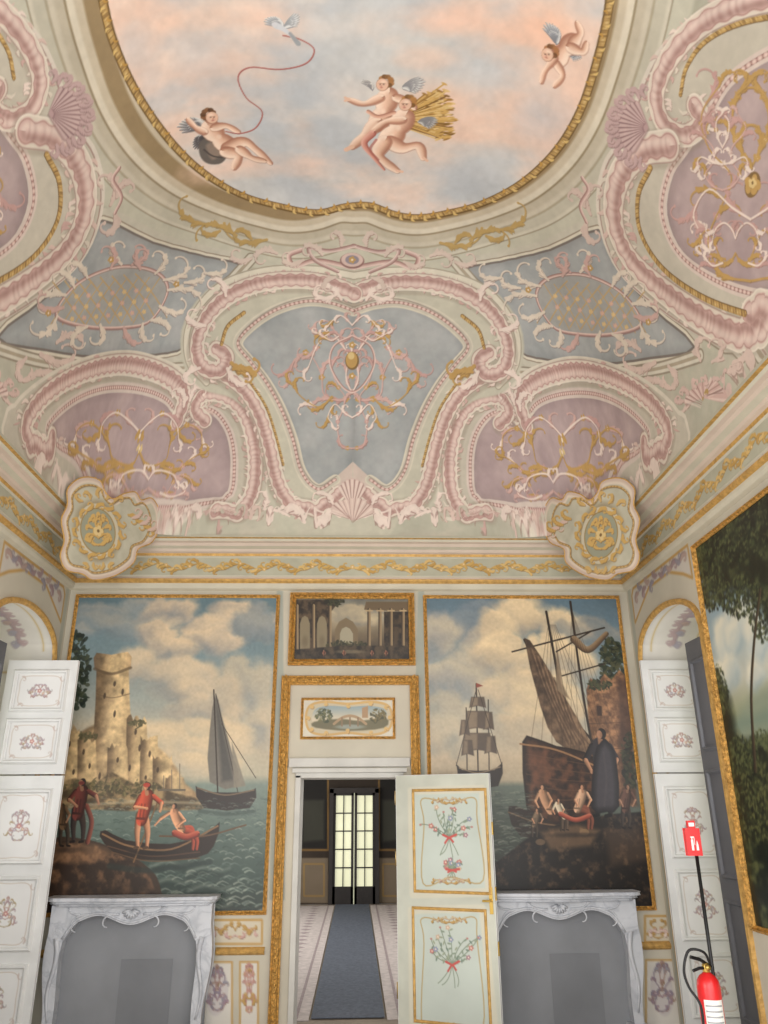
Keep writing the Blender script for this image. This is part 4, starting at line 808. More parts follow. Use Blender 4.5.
def paintOval(c):
    c.a[:]=C(188,181,164)*(.95+.1*fbm(c.w,c.h,12,3,3))[...,None]
    sh=[(306,718),(310,706),(325,702),(348,704),(372,702),(388,706),(392,718),(388,730),(372,735),(348,733),(325,735),(310,731)]
    c.fill(sh,(176,164,138),spline=4)
    inn=[(312,718),(316,709),(330,706),(348,707),(368,706),(384,709),(388,718),(384,728),(368,731),(348,730),(330,731),(316,728)]
    c.fill(inn,lambda xx,yy,d:mixc(C(128,142,144),C(190,176,150),sstep((yy-yy.min())/(np.ptp(yy)+1)*1.6)),spline=4); c.fill([(314,722),(340,719),(360,721),(386,718),(384,728),(350,731),(316,728)],(96,90,64),spline=3,soft=3)
    c.blob(350,727,16,2.6,(140,146,138),.8,hard=.4); foliage(c,324,716,8,7,90,1.4,[(52,58,38),(96,94,58)],2); foliage(c,378,716,8,7,90,1.4,[(62,60,38),(112,98,60)],4)
    c.stroke([(334,724),(342,718),(350,716),(358,718),(366,724)],1.3,(150,124,92)); 
    for x in (342,350,358): c.stroke([(x,718),(x,726)],.8,(124,100,74),n=1)
    c.fill([(362,718),(362,708),(368,706),(368,718)],(150,120,88)); c.stroke(sh,1.2,GLD,closed=True)
    for k,(x,y) in enumerate(sh): scrl(c,x,y,k*.52,5,1.4*(-1)**k,1.4,(190,156,96),GDK,3)
q=px4(B,303,700,393,737); framed(B,q[0],q[1],q[2],q[3],200,paintOval,'small painted bridge landscape with scalloped gold border above door',.02,.03)
# ------------------------------------------------------------------ door surround
def upath_(x0,x1,zt): return [(x0,0),(x0,zt),(x1,zt),(x1,0)][::-1]
gx0=float(B.px(286,700)[0]);gx1=float(B.px(414,700)[0]);gz=float(B.px(350,681)[1])
mouldmesh('trim_6',B,upath_(gx0,gx1,gz),[(-.04,.0),(-.04,.045),(-.028,.05),(-.02,.078),(0,.092),(.02,.08),(.028,.055),(.04,.06),(.048,.03),(.048,0)],[m_gold],closed=False,kind='structure',label='heavy carved gilded surround of the doorway')
parts=[]
def bead(p,r):
    V=[];Fc=[];n=6;m=4
    for i in range(m+1):
        for j in range(n):
            a=math.pi*i/m;b=2*math.pi*j/n; V.append((p[0]+r*math.sin(a)*math.cos(b),p[1]+r*.7*math.sin(a)*math.sin(b),p[2]+r*1.25*math.cos(a)))
    for i in range(m):
        for j in range(n): Fc.append((i*n+j,i*n+(j+1)%n,(i+1)*n+(j+1)%n,(i+1)*n+j))
    return V,Fc,0
z=0.05;k=0
while z<gz:
    for g_,sg in ((gx0,1),(gx1,-1)):
        parts.append(bead((g_,D-.092,z),.013)); s0=sg*(1 if k%2 else -1)
        Cc=np.array(clothoid(g_,z,math.pi/2-.6*s0,.07,1.6*s0,8,1.2)); parts.append(tubed(B.to3(Cc[:,0],Cc[:,1],np.full(len(Cc),.086)),np.linspace(.009,.004,len(Cc)),5))
    z+=.05;k+=1
x=gx0
while x<gx1:
    parts.append(bead((x,D-.092,gz),.013)); s0=1 if k%2 else -1; Cc=np.array(clothoid(x,gz,.6*s0,.07,-1.6*s0,8,1.2)); parts.append(tubed(B.to3(Cc[:,0],Cc[:,1],np.full(len(Cc),.086)),np.linspace(.009,.004,len(Cc)),5)); x+=.05;k+=1
jmesh('trim_7',parts,[m_gold],smooth=True,kind='structure',label='gilded leaf and bead carving around the doorway')
jt=.03
bevel(jmesh('door_1',[boxd(dX0-.02,dX0+jt,D-.02,D+.42,0,dZ),boxd(dX1-jt,dX1+.02,D-.02,D+.42,0,dZ),boxd(dX0-.02,dX1+.02,D-.02,D+.42,dZ-.025,dZ+.02),
  boxd(dX0-.05,dX1+.05,D-.045,D-.001,dZ+.02,dZ+.06),boxd(gx0+.05,gx1-.05,D-.025,D-.001,dZ+.07,dZ+.15)],[m_stone],kind='structure',label='grey-white marble jambs and lintel of the doorway'))
# ------------------------------------------------------------------ open door leaf
hy=D-.10; r1=ray(397,780); h1=EYE+r1*(hy/r1[1]); r2=ray(489,776); h2=EYE+r2*((D-.47)/r2[1])
e=np.array([h2[0]-h1[0],h2[1]-h1[1],0]); WL=np.linalg.norm(e); e/=WL; n=np.array([e[1],-e[0],0]); n=-n if n[1]>0 else n
LP=Plane((h1[0],h1[1],0),e,(0,0,1),n); ztop=float(LP.px(440,775)[1])
leaf_=empty('door_leaf',LP.to3(WL/2,0,0),'open pale green door leaf with gold-framed panels of painted flowers','door')
c=planecanvas(LP,0,WL,0.01,ztop,190,(190,192,180)); c.a*=(.94+.12*fbm(c.w,c.h,30,4,5))[...,None]
def bouquet(c,x,y,h,w,seed):
    r=random.Random(seed)
    for k in range(9):
        a=-1.57+(k-4)*.3; L=h*(.7+.3*r.random())*(.6 if k in(0,8) else 1)
        Pp=clothoid(x,y+h*.15,a,L,r.uniform(-.7,.7)); c.stroke(Pp,.45,(122,134,118),n=1,a=.9)
        for i in (3,5,7,9,11):
            q=Pp[i]; c.blob(q[0]+r.uniform(-2.5,2.5),q[1]+r.uniform(-1,1),2.1,.9,r.choice([(130,144,126),(112,128,116),(146,154,132)]),.9,ang=r.random()*3)
        if k%2==0: flower(c,Pp[-1][0],Pp[-1][1],2.4,r.choice([(182,120,116),(136,140,160),(196,172,150),(160,124,134)]))
        else: c.blob(Pp[-1][0],Pp[-1][1],1.3,1.,(176,130,124))
        if k%3==1: flower(c,Pp[8][0],Pp[8][1],2.6,r.choice([(186,128,120),(140,148,168)]))
    for k in range(4):
        a=1.57+(k-1.5)*.36; c.stroke(clothoid(x,y+h*.15,a,h*.55,r.uniform(-.9,.9)),.45,(126,138,120),n=1,a=.9)
    c.stroke([(x-6,y+h*.08),(x-2,y+h*.13),(x,y+h*.16),(x+3,y+h*.12),(x+7,y+h*.07)],1.1,(188,92,88)); c.stroke([(x-4,y+h*.3),(x,y+h*.16),(x+4,y+h*.27)],1.,(188,92,88))
for y0,y1 in ((790,892),(909,1038)):
    P=[(412,y0+1),(483,y0-1),(490 if y0<800 else 497,y1),(414,y1+2)]
    c.fill(P,(188,196,188)); c.stroke(P,4,(202,199,182),closed=True,n=1,soft=3); 
    cc=[(423,y0+9),(450,y0+13),(475,y0+8),(478,y0+30),(484,y1-12),(452,y1-15),(424,y1-9),(425,y0+34)]
    c.stroke(cc,.7,(176,158,118),closed=True); O2=((188,172,142),(186,154,142),GLD,(178,162,136)); arab(c,450,y0+11,18,3.5,5,.6,.5,rows=1,cols=O2); arab(c,452,y1-11,18,3.5,6,.6,.5,rows=1,cols=O2)
bouquet(c,450,832,36,20,1); bouquet(c,453,958,42,20,2); bouquet(c,453,868,13,20,5)
canvasmesh('door_panel_face',c,m_wallp,h=.024,parent=leaf_,label='painted floral face')
bevel(jmesh('door_slab',[prismd(LP,rect(0,WL,0.01,ztop),-.022,.0235)],[m_white],parent=leaf_))
for y0,y1 in ((790,892),(909,1038)):
    a,b=LP.px(np.array([414.,486.]),np.array([y0,y0])); bz=float(LP.px(450,y1)[1]); bz=max(bz,.15)
    mouldmesh('panel_moulding',LP,rect(float(a[0]),float(a[1]),bz,float(b.mean())),[(-.012,.024),(-.008,.034),(.0,.038),(.008,.034),(.012,.024)],[m_gold2],parent=leaf_,label='gilded panel moulding')
for z in (.35,1.35,1.85): jmesh('hinge',[tubed(LP.to3(np.array([-.012]*2),np.array([z-.06,z+.06]),np.array([0.0,0.0])),.012,8)],[m_brass],parent=leaf_,smooth=True,label='brass hinge')
jmesh('handle',[tubed(LP.to3(np.array([WL-.03,WL-.03,WL-.09]),np.array([1.05,1.05,1.05]),np.array([.024,.07,.075])),.009,8),prismd(LP,rect(WL-.045,WL-.015,.95,1.15),.02,.03)],[m_brass],parent=leaf_,label='brass lever handle')
for z in (.7,1.1,1.6): jmesh('lock_plate',[prismd(LP,rect(WL,WL+.012,z-.05,z+.05),-.014,.014)],[m_brass],parent=leaf_,label='brass edge bolt')
# ------------------------------------------------------------------ fireplaces
def fireplace(x0,x1,label):
    zc=1.085; w=x1-x0; cxm=(x0+x1)/2; e=empty('fireplace',(cxm,D-.15,0),label,'fireplace'); DB=D-.06
    def plan(d,ov):
        pts=[(x0-ov,DB)]
        for k in range(41):
            t=k/40; x=x0-ov+(w+2*ov)*t; s=abs(2*t-1)
            y=D-d-.05*math.cos(min(1,s*1.25)*math.pi)*.5-.02+(.06 if s>.93 else 0)*(s-.93)/.07
            pts.append((x,y))
        pts.append((x1+ov,DB)); return pts
    bevel(jmesh('mantel_shelf',[prismd(PZ,plan(.30,.04),zc-.028,zc,0),prismd(PZ,plan(.275,.02),zc-.05,zc-.028,0),prismd(PZ,plan(.25,0),zc-.07,zc-.05,0)],[m_marble],parent=e),.006)
    lw=.15; top=zc-.07
    low=[(x0+.01,top),(x0+.01,.80)]
    N=40
    for k in range(N+1):
        t=k/N; x=x0+lw*.8+(w-1.6*lw)*t; s=abs(2*t-1)
        z=top-.10-.035*math.cos(s*math.pi*2)+(-.12*max(0,(s-.8)/.2)**1.6); low.append((x,z))
    low+=[(x1-.01,.80),(x1-.01,top)]
    bevel(jmesh('frieze',[prismd(B,low,.06,.215)],[m_marble],parent=e),.008)
    for sg,xa in ((1,x0),(-1,x1)):
        lg=[]
        for k in range(25):
            z=.9*(1-k/24); t=z/.9; lg.append((xa+sg*(lw*(.62+.42*t**3+.12*math.sin(t*6))),z))
        for k in range(25):
            z=.9*(k/24); t=z/.9; lg.append((xa+sg*(.03-.03*t+.02*math.sin(t*7)),z))
        bevel(jmesh('leg',[prismd(B,lg,.06,.20),prismd(B,rect(min(xa,xa+sg*lw),max(xa,xa+sg*lw),0,.1),.06,.22)],[m_marble],parent=e),.008)
        sp=[(xa+sg*(.075+.045*(1-.8*i/30)*math.cos(i*.42)), .84+.05*(1-.8*i/30)*math.sin(i*.42)) for i in range(31)]
        body=[(xa+sg*(.07+.02*math.sin(i*.4)),.78-.035*i) for i in range(18)]
        P1=B.to3(np.array([q[0] for q in sp]),np.array([q[1] for q in sp]),np.full(31,.205)); P2=B.to3(np.array([q[0] for q in body]),np.array([q[1] for q in body]),np.full(18,.20))
        jmesh('carved_scroll',[tubed(P1,.012,6),tubed(P2,np.linspace(.026,.010,18),6)],[m_marble],parent=e,smooth=True)
    parts=[]
    lo=np.array(low[2:-2]); parts.append(tubed(B.to3(lo[:,0],lo[:,1]+.012,np.full(len(lo),.216)),.011,6))
    for k in range(7):
        a=math.radians(200+k*23.3); q=[(cxm+r_*math.cos(a),top-.025+r_*math.sin(a)) for r_ in (.01,.04,.075)]
        parts.append(tubed(B.to3(np.array([p[0] for p in q]),np.array([p[1] for p in q]),np.array([.218,.232,.222])),[.008,.013,.009],6))
    for sg in (1,-1):
        for st,L,cu in ((.10,.30,2.2),(.34,.26,-2.4),(.12,.2,-2.6),(.42,.17,2.)):
            C_=np.array(clothoid(cxm+sg*st,top-.062,0 if sg>0 else math.pi,L,cu*sg,16,1.3)); C_[:,1]=np.minimum(C_[:,1],top-.012)
            parts.append(tubed(B.to3(C_[:,0],C_[:,1],np.full(len(C_),.216)),np.linspace(.011,.005,len(C_)),6))
    jmesh('carved_ornament',parts,[m_marble],parent=e,smooth=True)
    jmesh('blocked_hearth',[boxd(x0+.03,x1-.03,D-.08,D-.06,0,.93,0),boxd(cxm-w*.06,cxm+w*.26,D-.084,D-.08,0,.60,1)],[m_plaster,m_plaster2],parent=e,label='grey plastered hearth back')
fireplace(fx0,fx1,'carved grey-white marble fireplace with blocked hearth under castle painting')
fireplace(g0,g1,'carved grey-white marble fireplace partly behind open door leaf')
# ------------------------------------------------------------------ side walls with arched niches
NY0,NY1,NS,NT=5.92,7.30,3.10,3.42
def arch(y): 
    t=np.clip((y-(NY0+NY1)/2)/((NY1-NY0)/2),-1,1); return NS+(NT-NS)*np.sqrt(1-t*t)
def sidewall(pl,sg,name):
    c=planecanvas(pl,YF,D,0,4.0,80,(192,186,171)); c.a*=(.95+.1*fbm(c.w,c.h,40,4,8))[...,None]
    a0,a1,b0,b1=c.ext
    c.tf=lambda p:np.stack([(p[:,0]/100.-a0)*80,(b1-p[:,1]/100.)*80],1)
    P=[(596,350),(596,378),(730,378),(736,372),(736,345),(722,352),(690,368),(640,368),(612,358)]
    c.fill(P,(196,190,182)); c.stroke(P,1.4,GLD,closed=True,n=1)
    for d in (1,-1):
        for k in range(6): scrl(c,665+d*(2+k*10),373-3*(k%2),(0 if d>0 else math.pi)+.3*(-1)**k,16,1.6*(-1)**k*d,2.4,[(156,134,138),(146,140,150),(172,150,142)][k%3],(120,106,110),5)
    c.fill([(738,0),(746,0),(746,380),(738,380)],(170,172,160)); 
    canvasmesh(name,c,m_wallp,keep=lambda A,Bb:~((A>NY0)&(A<NY1)&(Bb<arch(A))),kind='structure',label='cream side wall with arched window niche')
    ys=np.linspace(NY0,NY1,33); path=[(NY0,0)]+[(y,arch(y)) for y in ys]+[(NY1,0)]
    mouldmesh('trim_8',pl,path,[(.02,0),(.02,.02),(-.0,.035),(-.025,.03),(-.03,.0)],[m_gold2],closed=False,kind='structure',label='gilded edging of the window niche')
    pth=np.array(path); seg=np.hypot(*np.diff(pth,axis=0).T); S=np.concatenate([[0],np.cumsum(seg)]); R=80; W_=int(S[-1]*R); H_=int(.6*R)
    rc=Canvas(W_,H_,(208,204,196),lambda p:p); rc.sc=lambda p:1.; rc.a*=(.96+.08*fbm(W_,H_,20,4,8))[...,None]
    m0,m1=S[1]*R,S[-2]*R; rc.stroke([(m0+6,7),(m1-6,7)],.7,(196,176,132),n=1,raw=True); rc.stroke([(m0+6,41),(m1-6,41)],.7,(196,176,132),n=1,raw=True)
    for k in range(9):
        x=m0+10+(m1-m0-20)*(k+.5)/9
        for d in (1,-1): scrl(rc,x,24,(.3 if d>0 else math.pi-.3),11,1.7*d,2.,[(166,148,156),(180,158,150),(160,156,166)][k%3],(150,138,142),4); scrl(rc,x,24,(-.5 if d>0 else math.pi+.5),10,-1.7*d,1.8,(174,154,154),(150,138,142),3)
    for d0,d1 in ((10,m0-10),(m1+10,W_-10)):
        rc.stroke([(d0,8),(d1,8),(d1,40),(d0,40)],.9,(190,170,134),n=1,raw=True,closed=True)
    ss=np.linspace(0,S[-1],W_); pa=np.interp(ss,S,pth[:,0]); pb_=np.interp(ss,S,pth[:,1]); hh=np.linspace(0,-.6,H_)
    G=pl.to3(np.tile(pa,(H_,1)),np.tile(pb_,(H_,1)),np.tile(hh[:,None],(1,W_)))
    gridmesh('trim_9',G,rc.a,m_wallp,kind='structure',label='painted reveal of the window niche')
    pr=[]
    def bx(y0,y1,z0,z1,h0=-.60,h1=-.54,i=0): pr.append(prismd(pl,rect(y0,y1,z0,z1),h0,h1,i))
    bx(NY0,NY0+.08,0,3.3);bx(NY1-.08,NY1,0,3.3);bx((NY0+NY1)/2-.04,(NY0+NY1)/2+.04,0,3.4);bx(NY0,NY1,3.02,3.12);bx(NY0,NY1,0,.1)
    for z in (.7,1.3,1.9,2.5): bx(NY0,NY1,z-.02,z+.02)
    pr.append(prismd(pl,[(y,arch(y)) for y in ys]+[(NY1,0),(NY0,0)],-.62,-.6,1))
    jmesh('window_1',pr,[m_dgrey,m_glass],kind='structure',label='tall grey-framed window in the niche')
sidewall(PR,1,'wall_right'); sidewall(PL,-1,'wall_left')
# ------------------------------------------------------------------ shutters
def shutter(pl,a0,a1,z0,z1,panels,label,seed=1,plain=False):
    e=empty('window_shutter',pl.to3((a0+a1)/2,z0,0),label,'shutter',group='painted window shutters')
    if not plain:
        c=planecanvas(pl,a0,a1,z0,z1,180,(206,206,204)); c.a*=(.95+.10*fbm(c.w,c.h,40,4,5))[...,None]
        H=c.h; Wd=c.w; c.tf=lambda p:p; c.sc=lambda p:1.
        rr=random.Random(seed)
        for (f0,f1) in panels:
            y0=H*f0;y1=H*f1; x0=Wd*.15;x1=Wd*.85; ym=(y0+y1)/2; xm=(x0+x1)/2; ww_,hh_=(x1-x0)/2,(y1-y0)/2
            Pp=[(x0,y0),(x1,y0),(x1,y1),(x0,y1)]
            c.fill(Pp,(212,211,209)); c.stroke(Pp,2.4,(176,174,172),closed=True,n=1,soft=3)  # soft grey outline paints moulding shade into the panel face
            Q=[(x0+10,y0+10),(xm,y0+7),(x1-10,y0+10),(x1-7,ym),(x1-10,y1-10),(xm,y1-7),(x0+10,y1-10),(x0+7,ym)]
            c.stroke(Q,.5,(186,172,158),closed=True)
            arab(c,xm,ym,ww_*.42,hh_*.40,seed+int(y0),.6,.15,rows=2,cols=((180,156,150),(168,154,162),(178,166,140),(160,160,160)))
            flower(c,xm,ym,3.6,(180,132,128)); flower(c,xm-6,ym+5,2.2,(156,148,164)); flower(c,xm+6,ym+4,2.2,(186,158,142))
            for cx_,cy_,sx_,sy_ in ((x0,y0,1,1),(x1,y0,-1,1),(x0,y1,1,-1),(x1,y1,-1,-1)): scrl(c,cx_+sx_*8,cy_+sy_*8,math.atan2(sy_,sx_)*.6,10,1.2*sx_,1.,(188,172,164),(178,168,162),3,rr)
        canvasmesh('shutter_face',c,m_wallp,h=.019,parent=e,label='painted ornamental face')
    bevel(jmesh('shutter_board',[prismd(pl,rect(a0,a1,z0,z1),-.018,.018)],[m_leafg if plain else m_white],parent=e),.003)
    for f0,f1 in panels:
        zz1=z1-(z1-z0)*f0; zz0=z1-(z1-z0)*f1; aw=a1-a0
        mouldmesh('panel_moulding',pl,rect(a0+aw*.13,a0+aw*.87,zz0,zz1),[(-.022,.019),(-.016,.024),(-.008,.042),(.004,.044),(.012,.030),(.020,.019)],[m_leafg if plain else m_white],parent=e)
PS=BW(NY1-.05)
ra0=float(PS.px(640,662)[0]); ra1=float(PS.px(700,664)[0]); zt=float(PS.px(668,661)[1]); zm=float(PS.px(680,773)[1])
shutter(PS,ra0,ra1,zm+.01,zt,[(.10,.45),(.54,.90)],'white upper shutter leaf with painted mauve scrolls beside extinguisher stand',seed=3)
shutter(PS,ra0,ra1,.05,zm-.01,[(.06,.34),(.40,.66),(.72,.94)],'tall white lower shutter leaf with painted scrolls beside extinguisher stand',seed=4)
PS2=BW(NY1-.16)
la1=float(PS2.px(79,662)[0]); la0=float(PS2.px(10,662)[0]); zt2=float(PS2.px(50,661)[1]); zm2=float(PS2.px(40,775)[1])
shutter(PS2,la0,la1,zm2+.01,zt2,[(.10,.45),(.54,.90)],'white upper shutter leaf with painted mauve scrolls beside castle painting',seed=5)
shutter(PS2,la0,la1,.05,zm2-.01,[(.06,.34),(.40,.66),(.72,.94)],'tall white lower shutter leaf with painted scrolls by the fireplace',seed=6)
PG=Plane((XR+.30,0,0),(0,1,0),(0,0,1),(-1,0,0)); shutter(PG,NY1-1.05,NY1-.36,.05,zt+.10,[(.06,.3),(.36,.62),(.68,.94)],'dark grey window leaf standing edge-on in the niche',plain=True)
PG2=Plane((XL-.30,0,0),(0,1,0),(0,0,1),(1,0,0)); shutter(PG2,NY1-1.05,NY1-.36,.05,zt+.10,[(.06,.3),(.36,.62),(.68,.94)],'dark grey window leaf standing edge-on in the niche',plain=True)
# ------------------------------------------------------------------ side wall painting
def paintTree(c):
    nn=fbm(c.w,c.h,60,6,2)
    vgrad(c,[(0,(112,138,156)),(.28,(146,166,174)),(.40,(190,190,176)),(.5,(138,144,112)),(.75,(76,80,52)),(1,(42,41,30))],.9+.2*nn)
    cloud(c,740,652,36,34,4,(222,214,192),(186,192,186),(140,160,168),.9,10)
    c.fill([(735,722),(756,694),(800,676),(800,744),(735,744)],(128,140,124),.8,soft=10,spline=2); c.stroke([(706,734),(730,728),(770,716)],4,(112,130,116),a=.8,soft=7)
    f2=fbm(c.w,c.h,9,4,77)
    def mask(poly,cols):
        c.fill(poly,lambda xx,yy,d:mixc(mixc(C(*cols[0]),C(*cols[1]),sstep(at2(f2,xx,yy)*2.4-.8)),C(*cols[2]),sstep(at2(f2,xx,yy)*4-2.2)*.8),spline=3,soft=12)
    mask([(690,480),(800,380),(830,560),(790,622),(764,610),(744,590),(716,596),(700,566)],[(16,23,17),(32,42,28),(68,74,48)])
    for x,y,rx,ry in ((712,588,16,24),(742,598,22,20),(776,620,24,26),(704,550,10,26),(730,540,26,26),(760,520,30,40)): foliage(c,x,y,rx,ry,380,1.9,[(16,23,17),(28,38,26),(54,64,40),(86,92,58)],int(x))
    mask([(700,680),(714,672),(732,700),(744,742),(800,770),(830,1100),(760,1100),(716,800)],[(20,27,19),(44,52,34),(90,94,58)])
    foliage(c,716,700,14,34,560,1.9,[(18,26,19),(34,46,30),(62,72,46),(92,98,62)],5); foliage(c,744,760,18,22,360,2.,[(26,34,22),(48,58,36),(84,90,56)],8); foliage(c,760,806,34,40,640,2.4,[(28,34,22),(54,60,36),(90,92,56)],6); foliage(c,770,740,18,10,200,1.8,[(48,58,38),(88,96,62)],7)
    c.stroke([(757,770),(753,700),(756,640),(762,590)],2.2,None,w1=1.4,shader=softsh((50,42,33),(24,21,18),(84,70,52)))
fy1=5.80; zf1=float(PR.px(700,546)[1]); framed(PR,2.4,fy1,1.0,zf1,105,paintTree,'large dark green wooded landscape painting on side wall',.035,.045)
# ------------------------------------------------------------------ extinguisher stand
Y0=4.8
def at(u,v,Y=Y0):
    r=ray(u,v); return EYE+r*((Y-EYE[1])/r[1])
pb=at(700,880); px_,py_=pb[0],Y0
ztp=float(at(694,835)[2])
st=empty('extinguisher_stand',(px_,py_,0),'black pole stand with red fire sign beside the window niche','stand')
jmesh('pole',[tubed([(px_,py_,.02),(px_,py_,ztp+.02)],.010,10)],[m_black],parent=st,smooth=True)
V,Fc,_=lathed(px_,py_+.04,[(.0,0),(.17,0),(.17,.012),(.15,.025),(.03,.04),(.0,.045)],28); mesh('base',V,Fc,[m_black],parent=st)
for z in (.86,.5): jmesh('bracket',[tubed([(px_,py_,z),(px_-.012,py_-.028,z)],.008,6)],[m_black],parent=st)
sp=BW(Y0-.02); s0=sp.px(np.array([685.,702.]),np.array([829.,855.])); sx0,sx1=float(s0[0][0]),float(s0[0][1]); sz1,sz0=float(s0[1][0]),float(s0[1][1])
bevel(jmesh('sign_plate',[prismd(sp,rect(sx0,sx1,sz0,sz1),-.03,.005,0)],[m_red],parent=st,label='red box-shaped fire sign'))
hh=sz1-sz0; ww=sx1-sx0
def sprect(x0,x1,z0,z1,i=0): return prismd(sp,rect(sx0+ww*x0,sx0+ww*x1,sz0+hh*z0,sz0+hh*z1),.005,.007,i)
jmesh('sign_pictogram',[sprect(.30,.46,.18,.58),sprect(.34,.42,.58,.66),sprect(.28,.56,.66,.71),sprect(.53,.57,.38,.68),
   prismd(sp,[(sx0+ww*.64,sz0+hh*.18),(sx0+ww*.82,sz0+hh*.18),(sx0+ww*.8,sz0+hh*.4),(sx0+ww*.73,sz0+hh*.56),(sx0+ww*.66,sz0+hh*.36)],.005,.007)],[m_label],parent=st,label='white extinguisher and flame pictogram')
jmesh('sign_topper',[prismd(sp,rect(sx0+ww*.22,sx1-ww*.22,sz1+.002,sz1+.045),-.02,.003,0),prismd(sp,rect(sx0+ww*.3,sx1-ww*.3,sz1+.014,sz1+.034),.003,.005,1)],[m_red,m_label],parent=st,label='small red and white tag')
ec=at(709,990,Y0-.12); ex,ey=ec[0],Y0-.12; zt=float(at(708,972,ey)[2])
ext_=empty('fire_extinguisher',(ex,ey,zt-.52),'red fire extinguisher with black hose hanging on the stand','extinguisher')
R_=.060
V,Fc,_=lathed(ex,ey,[(.02,zt-.52),(R_*.95,zt-.515),(R_,zt-.50),(R_,zt-.07),(R_*.92,zt-.04),(R_*.7,zt-.018),(R_*.4,zt-.006),(.02,zt)],28); mesh('cylinder_body',V,Fc,[m_red],parent=ext_,smooth=True)
jmesh('valve',[lathed(ex,ey,[(.017,zt-.01),(.02,zt+.01),(.02,zt+.035),(.012,zt+.045)],14),tubed([(ex,ey-.02,zt+.025),(ex,ey-.034,zt+.025)],.014,12)],[m_brass],parent=ext_,smooth=True)
jmesh('handle',[tubed([(ex+.01,ey,zt+.035),(ex-.03,ey-.01,zt+.06),(ex-.085,ey-.02,zt+.075)],.009,8),tubed([(ex+.01,ey,zt+.02),(ex-.04,ey-.01,zt+.02),(ex-.08,ey-.02,zt+.01)],.008,8)],[m_black],parent=ext_,label='black squeeze handle')
hp=cat([(ex+.02,ey-.02,zt+.03),(ex-.02,ey-.05,zt+.10),(ex-.10,ey-.05,zt+.11),(ex-.14,ey-.05,zt+.02),(ex-.125,ey-.05,zt-.06),(ex-.08,ey-.06,zt-.14),(ex-.075,ey-.05,zt-.26)],6)
jmesh('hose',[tubed(hp,.007,8),tubed([hp[-1],hp[-1]+np.array([0,0,-.14])],[.012,.017],10)],[m_black],parent=ext_,smooth=True)
def arcpatch(a0,a1,z0,z1,r,i):
    V=[];n=10
    for k in range(n+1):
        a=math.radians(a0+(a1-a0)*k/n)
        for z in (z0,z1): V.append((ex+r*math.cos(a),ey+r*math.sin(a),z))
    return V,[(2*k,2*k+1,2*k+3,2*k+2) for k in range(n)],i
jmesh('instruction_label',[arcpatch(215,315,zt-.34,zt-.12,R_+.001,0)]+[arcpatch(222,306,zt-.15-.025*k,zt-.142-.025*k,R_+.002,1) for k in range(5)]+[arcpatch(225,250,zt-.33,zt-.30,R_+.002,2),arcpatch(262,287,zt-.33,zt-.30,R_+.002,2)],[m_label,m_dgrey,m_red],parent=ext_,label='white instruction label')
# ------------------------------------------------------------------ floor and gallery
r=ray(354,904); YFAR=float(1.75/-r[2]*r[1])
jmesh('floor',[boxd(XL-.7,XR+.7,YF,D,-.1,0)],[m_floor],kind='structure',label='terracotta floor of the salon')
jmesh('floor',[boxd(-3.2,3.2,D,YFAR+.2,-.1,-.001)],[m_floor],kind='structure',label='floor of the adjoining gallery')
PY=Plane((0,0,0),(1,0,0),(0,1,0),(0,0,1))
def floorpx(u,v):
    a,b=PY.px(u,v); return float(a),float(b)
rl0=floorpx(334,912)[0]; rr0=floorpx(370,912)[0]
m_run=M('slate_blue_runner',(88,95,108),.95,0,.25,30); m_rug=M('pale_rose_rug',(196,186,183),.95,0,.16,14); m_bord=M('rug_border',(160,146,147),.95,0,.15,30)
jmesh('carpet_runner',[boxd(rl0,rr0,8.1,YFAR-.2,0.009,.016)],[m_run],label='long slate-blue carpet runner through the gallery',cat='carpet')
for x0,x1 in ((-2.6,rl0-.02),(rr0+.02,2.5)):
    xi=x1 if x0<-1 else x0; s=-1 if x0<-1 else 1
    pr=[boxd(x0,x1,8.05,YFAR-.3,.0,.008,0),boxd(min(xi+s*.1,xi+s*.13),max(xi+s*.1,xi+s*.13),8.1,YFAR-.35,.0085,.0095,1)]
    y=8.3
    while y<YFAR-.6:
        for o in (.36,.7,1.04,1.4): 
            yo=y+.16*(int(o*10)%2); pr.append(prismd(PZ,[(xi+s*o,yo),(xi+s*(o+.09),yo+.1),(xi+s*o,yo+.2),(xi+s*(o-.09),yo+.1)],.0085,.0095,1))
        y+=.34
    jmesh('rug',pr,[m_rug,m_bord],label='pale rose-grey patterned rug with dark border beside the runner',cat='rug')
FP=BW(YFAR)
wf_=planecanvas(FP,-3.2,3.2,0,4.4,60,(60,51,43)); wf_.a*=(.8+.4*fbm(wf_.w,wf_.h,30,4,3))[...,None]
for x0,x1 in ((300,328),(379,402)):
    wf_.fill([(x0,776),(x1,776),(x1,848),(x0,848)],(38,36,34)); wf_.fill([(x0+3,800),(x1-4,800),(x1-4,840),(x0+3,842)],(64,64,56),soft=4); wrect(wf_,x0,776,x1,850,(140,108,62),.8)
    wf_.fill([(x0,858),(x1,858),(x1,903),(x0,903)],(128,114,96)); wrect(wf_,x0+4,864,x1-4,896,(160,130,80),.7)
fd=px4(FP,333,793,375,904)
canvasmesh('wall_far',wf_,m_wallp,kind='structure',label='dark panelled end wall of the adjoining gallery')
pr=[];ax0,ax1,az0,az1=fd; az0=0
def fb(x0,x1,z0,z1,h0,h1,i): pr.append(prismd(FP,rect(x0,x1,z0,z1),h0,h1,i))
fb(ax0-.08,ax0,0,az1+.08,0,.1,0);fb(ax1,ax1+.08,0,az1+.08,0,.1,0);fb(ax0-.08,ax1+.08,az1,az1+.1,0,.1,0)
am=(ax0+ax1)/2
fb(ax0,ax1,.0,az1,.01,.02,2)
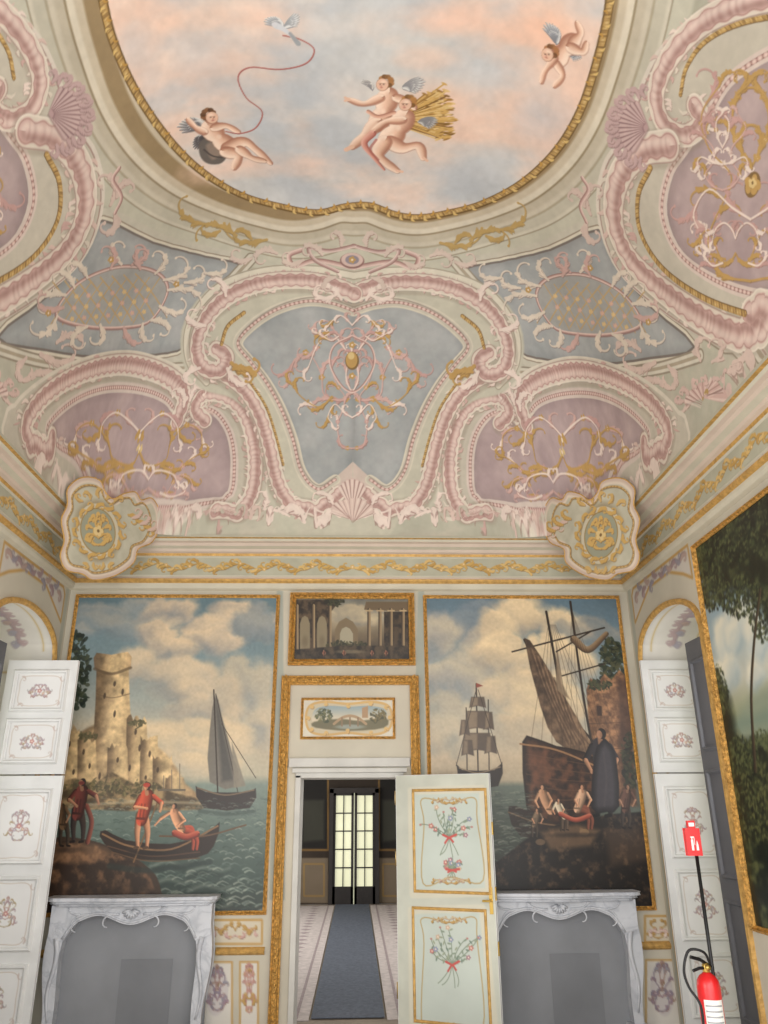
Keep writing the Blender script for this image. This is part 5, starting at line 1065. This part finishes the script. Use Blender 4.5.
for s0,s1 in ((ax0,am-.01),(am+.01,ax1)):
    fb(s0,s0+.05,0,az1,.02,.06,1);fb(s1-.05,s1,0,az1,.02,.06,1);fb(s0,s1,0,.32,.02,.06,1);fb(s0,s1,az1-.05,az1,.02,.06,1)
    for k in range(1,5):
        z=.32+(az1-.37)*k/5; fb(s0,s1,z-.012,z+.012,.02,.05,1)
    fb((s0+s1)/2-.01,(s0+s1)/2+.01,.32,az1,.02,.05,1)
jmesh('door_2',pr,[m_darkwood,m_darkwood,m_glass],kind='structure',label='glazed double door at the end of the gallery')
jmesh('wall_gallery',[boxd(-3.2,-3.1,D+.4,YFAR,0,4.4),boxd(3.1,3.2,D+.4,YFAR,0,4.4)],[m_dark],kind='structure',label='dark side walls of the adjoining gallery')
jmesh('ceiling',[boxd(-3.2,3.2,D+.4,YFAR,4.4,4.5)],[m_cream],kind='structure',label='ceiling of the adjoining gallery')
jmesh('wall_gallery_near',[boxd(-3.2,dX0-.021,D+.38,D+.42,0,4.4),boxd(dX1+.021,3.2,D+.38,D+.42,0,4.4),boxd(dX0-.021,dX1+.021,D+.38,D+.42,dZ+.02,4.4)],[m_dark],kind='structure',label='gallery side of the end wall')
# ------------------------------------------------------------------ lights, world, camera
def area(name,loc,rot,sx,sy,pw,col=(1,1,1)):
    l=bpy.data.lights.new(name,'AREA'); l.shape='RECTANGLE'; l.size=sx;l.size_y=sy;l.energy=pw;l.color=col
    o=bpy.data.objects.new(name,l); o.location=loc;o.rotation_euler=rot;COL.objects.link(o);return o
area('daylight_fill',(0,YF+.1,2.2),(math.radians(90),0,0),5,3.6,262,(1,.99,.975))  # added fill lamp behind the camera, brightens end wall and vault
area('daylight_fill',(XL+.1,1.6,1.9),(0,math.radians(-90),0),2.4,2.6,110,(1,.99,.975))  # added side fill lamp, unseen; the wall has no opening here
area('daylight_fill',(XR-.1,1.6,1.9),(0,math.radians(90),0),2.4,2.6,92,(1,.99,.975))  # matching added fill lamp on the right, also without a window
area('floor_bounce',(0,4.,.15),(math.radians(180),0,0),4,5,68,(1,.975,.95))
area('niche_daylight',(XR+.2,6.15,2.3),(math.radians(90),0,0),.3,1.6,7)
area('niche_daylight',(XL-.2,6.15,2.3),(math.radians(90),0,0),.3,1.6,7)
area('gallery_fill',(-2.9,13,2.),(0,math.radians(-90),0),2.4,6,200,(1,.97,.93))  # added lamp to lighten the gallery floor; no window in this wall
area('gallery_fill',(2.9,11,2.),(0,math.radians(90),0),2.4,5,120,(1,.97,.93))  # second added gallery fill lamp, opposite side
w=bpy.data.worlds.new('World'); bpy.context.scene.world=w; w.use_nodes=True
w.node_tree.nodes['Background'].inputs[0].default_value=(.95,.97,1,1); w.node_tree.nodes['Background'].inputs[1].default_value=.9
cam=bpy.data.cameras.new('Camera'); co=bpy.data.objects.new('Camera',cam); COL.objects.link(co)
cam.sensor_fit='AUTO'; cam.sensor_width=36; cam.lens=F/1024*36; cam.clip_start=.05
m=Matrix(((rt[0],upv[0],-fw[0],EYE[0]),(rt[1],upv[1],-fw[1],EYE[1]),(rt[2],upv[2],-fw[2],EYE[2]),(0,0,0,1))); co.matrix_world=m
bpy.context.scene.camera=co
bpy.context.scene.view_settings.view_transform='Standard'
print('total',time.time()-T0)
